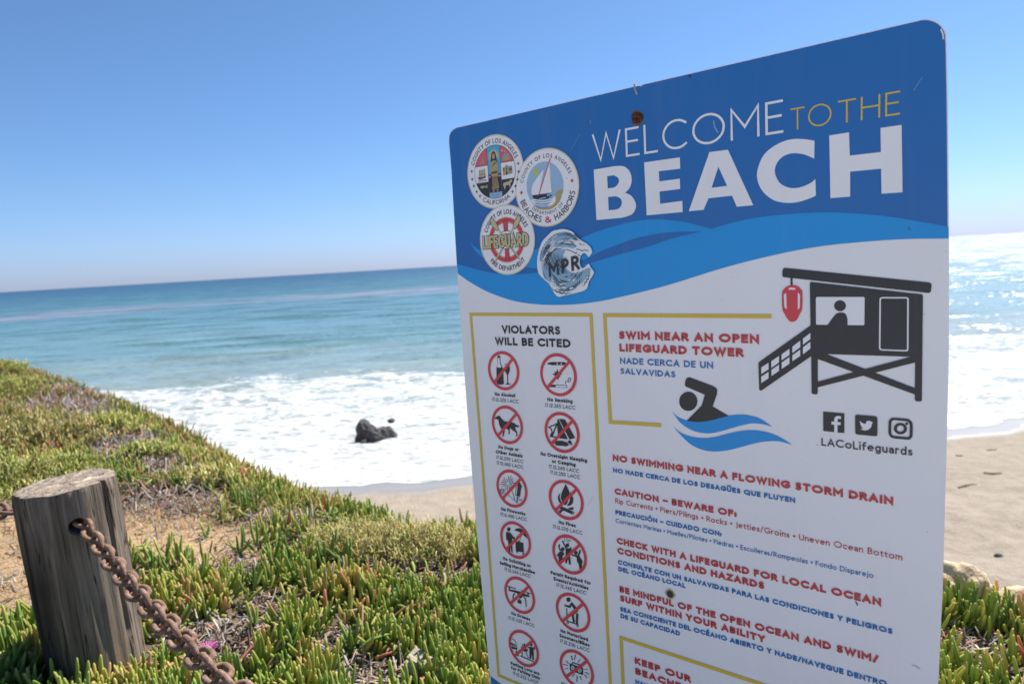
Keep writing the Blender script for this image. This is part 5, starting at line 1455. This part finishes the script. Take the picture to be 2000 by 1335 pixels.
P(A, zh, cr([(322, 795, 1), (312, 740), (330, 640), (390, 540), (510, 385, 1), (430, 785, 1)], 5), 'white', 11)
P(A, zh, [(600, 250), (632, 752), (440, 780)], 'white', 11)
L(A, zh, cr([(322, 795), (312, 740), (330, 640), (390, 540), (510, 385)], 5, False), .0005, 'sea', 11.5); L(A, zh, [(600, 250), (605, 500), (634, 755), (440, 782)], .0005, 'sea', 11.5)
L(A, zh, [(430, 795), (605, 235)], .0016, 'pink', 12)
P(A, zh, [(328, 800), (440, 785), (580, 772), (640, 800), (560, 850), (400, 860), (350, 845)], 'hull', 12.2)
P(A, zh, [(555, 785), (600, 785), (612, 805), (560, 812)], 'wave', 12.6)
L(A, zh, [(440, 858), (490, 838), (540, 830)], .0007, 'white', 12.8)
A.build('emblem', o)

# lifeguard seal
c, r = seal_frame((991.6, 468.5), (985.5, 400.2), (998, 536.7))
o = seal_base('lifeguard_seal', c, r, 8.6, 'round seal with crossed oars on a red life ring')
A = Art()
arc_text(A, 'COUNTY OF LOS ANGELES', c, r * .73, 160, 24, r * .14, .17, 'black', 10)
A.build('county_lettering', o); A = Art()
arc_text(A, 'FIRE DEPARTMENT', c, r * .88, 222, 316, r * .14, .17, 'black', 10, True)
A.build('lower_lettering', o)
A = Art()
n_ = lambda x, y: (c[0] + x * r, c[1] + y * r)
ring = lambda rad, w, m, ly: A.ribbon([n_(rad * math.cos(a), rad * math.sin(a)) for a in np.linspace(0, 2 * np.pi, 49)[:-1]], w * r, m, ly, True)
ring(.575, .12, 'red', 10); ring(.645, .02, 'edge', 10.2); ring(.51, .02, 'edge', 10.2); ring(.50, .015, 'ink', 10.4); ring(.27, .015, 'ink', 10.4)
for sy_ in (1, -1): A.poly([n_(-.085, sy_ * .56), n_(.085, sy_ * .56), n_(.065, sy_ * .25), n_(-.065, sy_ * .25)], 'red', 11); A.ribbon([n_(-.085, sy_ * .56), n_(.085, sy_ * .56), n_(.065, sy_ * .25), n_(-.065, sy_ * .25)], r * .015, 'ink', 11.3, True)
for sx_ in (1, -1):
    A.ribbon([n_(sx_ * .12, .12), n_(-sx_ * .44, -.56)], r * .05, 'tan', 11.6); A.ribbon([n_(sx_ * .12, .12), n_(sx_ * .30, .36)], r * .05, 'tan', 11.6)
    A.ribbon([n_(sx_ * .145, .10), n_(-sx_ * .42, -.58)], r * .014, 'ink', 11.9)
    bl_ = [n_(sx_ * x, y) for x, y in cr([(.27, .33), (.31, .47), (.43, .63), (.50, .66), (.55, .60), (.53, .50), (.42, .36), (.33, .29)], 4)]
    A.poly(bl_, 'tan', 12); A.ribbon(bl_, r * .016, 'ink', 12.3, True)
zl = zoom(925, 395, .1124)
for ly, wd, m, gr_ in ((13, .44, 'ink', 1), (15.5, .30, 'tan', 0)):
    a, b = zl(195 , 818), zl(985, 770); cap_h = zl(185, 590)[1] - zl(195, 820)[1]
    tot, gl = layout('LIFEGUARD', .22, .10)
    sx_ = (b[0] - a[0]) / (tot * cap_h)
    for x0, adv, g in gl:
        fx = lambda x, y: (a[0] + (x0 + x) * cap_h * sx_, a[1] + y * cap_h)
        draw(A, g, fx, .22, wd * cap_h * .62, m, ly)
A.build('emblem', o)

# ---- die-cut wave sticker, slightly lifted and thicker than the print
zm = zoom(1040, 435, .1161)
ol = [(525, 105), (620, 118), (700, 150), (745, 200), (780, 240), (840, 290), (930, 340), (985, 390), (1005, 415), (1030, 485), (1005, 530), (975, 570), (955, 545), (925, 515), (895, 505), (860, 525), (833, 570), (820, 640), (830, 710), (862, 757), (905, 748), (950, 705), (978, 690), (1005, 740), (1060, 820), (1040, 880), (975, 990), (945, 1095), (860, 1150), (700, 1190), (560, 1220), (480, 1240), (430, 1215), (370, 1130), (310, 1020), (250, 970), (180, 900), (130, 830), (110, 700), (120, 560), (150, 430), (200, 310), (280, 220), (370, 140), (450, 120)]
olp = on(zm, cr(ol, 3))
bm = bmesh.new()
fr = [bm.verts.new((x, -.0046, z)) for x, z in olp]
bk = [bm.verts.new((x, -.0034, z)) for x, z in olp]
tri = tessellate_polygon([[Vector((x, z, 0)) for x, z in olp]])
for t in tri: bm.faces.new([fr[i] for i in t])
for i in range(len(olp)): bm.faces.new((fr[i], fr[(i + 1) % len(olp)], bk[(i + 1) % len(olp)], bk[i]))
bmesh.ops.recalc_face_normals(bm, faces=bm.faces)
stk = bm_obj('wave_sticker', bm, MS['white'], sign)
stk['label'] = 'die-cut curling wave sticker with a bite out of its right side'
A = Art()
P(A, zm, cr([(155, 620), (170, 520), (200, 420), (290, 290), (400, 205), (500, 160), (620, 155), (720, 205), (790, 285), (720, 300), (640, 290), (560, 345), (700, 350), (770, 400), (700, 430), (600, 398), (500, 405), (420, 405), (370, 430), (290, 490), (225, 570), (185, 650)], 4), 'wave', 1)
P(A, zm, cr([(200, 800), (215, 680), (290, 570), (420, 455), (540, 445), (588, 452), (553, 540), (542, 620), (560, 720), (600, 770), (680, 825), (760, 840), (850, 815), (950, 762), (1010, 770), (985, 860), (900, 970), (800, 1060), (720, 1125), (600, 1150), (480, 1140), (400, 1060), (300, 980), (230, 900)], 4), 'wave', 1)
rs = random.Random(5)
def swirl(cx, cy, rx, ry, a0, a1, w, mat='ink', ly=2.0, rot=0.0):
    pts = []
    m = 14
    for i in range(m + 1):
        a = R(a0 + (a1 - a0) * i / m); k_ = 1 + .03 * math.sin(i * 1.9 + rx)
        x, y = rx * k_ * math.cos(a), ry * k_ * math.sin(a)
        pts.append((cx + x, cy - y))
    # tapered brush stroke
    q = on(zm, pts); n = len(q); Lf, Rt = [], []
    for i in range(n):
        a, b = Vector(q[max(i - 1, 0)]), Vector(q[min(i + 1, n - 1)])
        t = (b - a).normalized(); nv = Vector((-t.y, t.x)); ww = w * (math.sin(math.pi * (i + .15) / (n + .3 - 1)) if 0 < i < n - 1 else .05) * .5
        Lf.append((q[i][0] + nv.x * ww, q[i][1] + nv.y * ww)); Rt.append((q[i][0] - nv.x * ww, q[i][1] - nv.y * ww))
    A._put(Lf + Rt, [(i, i + 1, n + i + 1, n + i) for i in range(n - 1)], mat, ly)
# upper sheet of the wave
for i in range(30):
    f = .62 + .38 * rs.random(); a0 = rs.uniform(45, 150); ln = rs.uniform(18, 48)
    swirl(600, 700, 455 * f * 1.0, 545 * f, a0, a0 + ln, rs.uniform(.0006, .0013), 'ink', 2 + i * .03)
for i in range(9):
    f = .66 + .3 * rs.random(); a0 = rs.uniform(50, 140); swirl(600, 700, 455 * f, 545 * f, a0, a0 + rs.uniform(12, 30), rs.uniform(.0008, .0016), 'white', 3.2 + i * .03)
# crest lip and barrel
swirl(600, 800, 420, 385, 85, 178, .0011, 'ink', 3.6)
for i in range(16):
    x = 235 + i * 21; swirl(x + 330, 700, 330 - i * 2, 300, 130 + i * 1.5, 200 + i, rs.uniform(.0006, .0013), 'ink', 2.2 + i * .03)
# lower bowl
for i in range(36):
    f = .42 + .58 * rs.random(); a0 = rs.uniform(195, 315); ln = rs.uniform(18, 44)
    swirl(600, 690, 430 * f, 500 * f, a0, min(a0 + ln, 345), rs.uniform(.0006, .0014), 'ink', 2 + i * .03)
for i in range(12):
    f = .5 + .45 * rs.random(); a0 = rs.uniform(215, 310); swirl(600, 690, 420 * f, 490 * f, a0, a0 + rs.uniform(12, 26), rs.uniform(.0009, .002), 'white', 3.3 + i * .03)
for q in [[(820, 350), (845, 360), (860, 376)], [(895, 355), (905, 378)], [(770, 440), (820, 450), (870, 470), (920, 458), (975, 466)], [(600, 445), (680, 470), (770, 515), (785, 490)], [(800, 530), (830, 555)]]: L(A, zm, q, .0009, 'ink', 3.6)
a, b = zm(315, 908), zm(828, 778)
cap_h = (zm(540, 640)[1] - zm(575, 842)[1]) * 1.18
tot, gl = layout('MPR', .2, .24); sx_ = (b[0] - a[0]) / (tot * cap_h); sl_ = (b[1] - a[1]) / (b[0] - a[0])
for x0, adv, g in gl:
    fx = lambda x, y: (a[0] + (x0 + x) * cap_h * sx_, a[1] + y * cap_h + (x0 + x) * cap_h * sx_ * sl_)
    draw(A, g, fx, .2, .245 * cap_h * .85, 'ink', 5)
A.build('wave_drawing', stk, .0047)

# ---- fixings, rust and scrapes
def disc_obj(name, c, r, h, mat, seed, ring_mat=None):
    bm = bmesh.new()
    n = 28; prev = None
    for rr_, yy in ((r, 0), (r * .95, -h * .7), (r * .7, -h), (r * .45, -h * .75), (r * .25, -h * .35)):
        ringv = [bm.verts.new((c[0] + rr_ * (1 + .12 * math.sin(3 * a + seed) * (rr_ / r)) * math.cos(a), -.0014 + yy, c[1] + rr_ * (1 + .1 * math.cos(2 * a + seed) * (rr_ / r)) * math.sin(a))) for a in np.linspace(0, 2 * np.pi, n + 1)[:-1]]
        if prev:
            for j in range(n): bm.faces.new((prev[j], prev[(j + 1) % n], ringv[(j + 1) % n], ringv[j]))
        prev = ringv
    bm.faces.new(prev)
    bmesh.ops.recalc_face_normals(bm, faces=bm.faces)
    return bm_obj(name, bm, mat, sign, True)
k = NT('rusted bolt')
M_BOLT = k.done(k.bsdf(k.ramp(k.noise(k.obj(), 260, 5, .65), [(.3, (.02, .015, .015)), (.5, (.075, .035, .02)), (.7, (.16, .075, .032))]), .85, .2))
c = S(1246, 231)
A = Art(); A.poly([(c[0] + (.0085 + .0016 * math.sin(5 * a + 1) * math.sin(2 * a)) * math.cos(a) * .9, c[1] + (.0088 + .0016 * math.sin(4 * a)) * math.sin(a)) for a in np.linspace(0, 6.283, 40)[:-1]], 'rust', 5); A.build('rust_stain', sign)
b1 = disc_obj('rusted_bolt', c, .0072, .0032, M_BOLT, 1); b1['label'] = 'rusted bolt head above the letters'
c = S(1310, 1158)
A = Art()
A.poly([(c[0] + (.0064 + .0009 * math.sin(17 * a)) * math.cos(a), c[1] + (.0066 + .0009 * math.sin(19 * a)) * math.sin(a)) for a in np.linspace(0, 6.283, 120)[:-1]], 'sand', 5)
A.poly([(c[0] + (.0047 + .0006 * math.sin(17 * a + 1)) * math.cos(a), c[1] + (.0049 + .0006 * math.sin(19 * a)) * math.sin(a)) for a in np.linspace(0, 6.283, 120)[:-1]], 'brown', 5.4)
A.disc(c, .0040, 'black', 5.8, 24); A.build('bolt_hole', sign)
rs = random.Random(9)
for x0, y0, x1, y1, w, m in [(1116, 295, 1134, 262, .00035, 'wave'), (1240, 165, 1246, 186, .0022, 'grey'), (1247, 162, 1255, 168, .002, 'white'), (1345, 147, 1350, 152, .0014, 'black'), (1154, 235, 1156, 243, .0008, 'grey'), (1395, 236, 1404, 260, .0012, 'wave'), (1838, 58, 1843, 78, .0011, 'white'), (1846, 62, 1848, 80, .0013, 'white'), (1785, 178, 1802, 152, .0004, 'wave'), (1781, 1296, 1798, 1304, .0006, 'grey'), (1150, 985, 1160, 968, .0003, 'grey'), (1672, 1172, 1676, 1180, .0012, 'black'), (1776, 442, 1780, 450, .001, 'navy')]:
    A = Art()
    a, b = S(x0, y0), S(x1, y1)
    mx, mz = (a[0] + b[0]) / 2 + rs.uniform(-.0015, .0015), (a[1] + b[1]) / 2 + rs.uniform(-.001, .001)
    A.ribbon([a, (mx, mz), b], w, m, 5.5)
    A.build('scratch', sign)
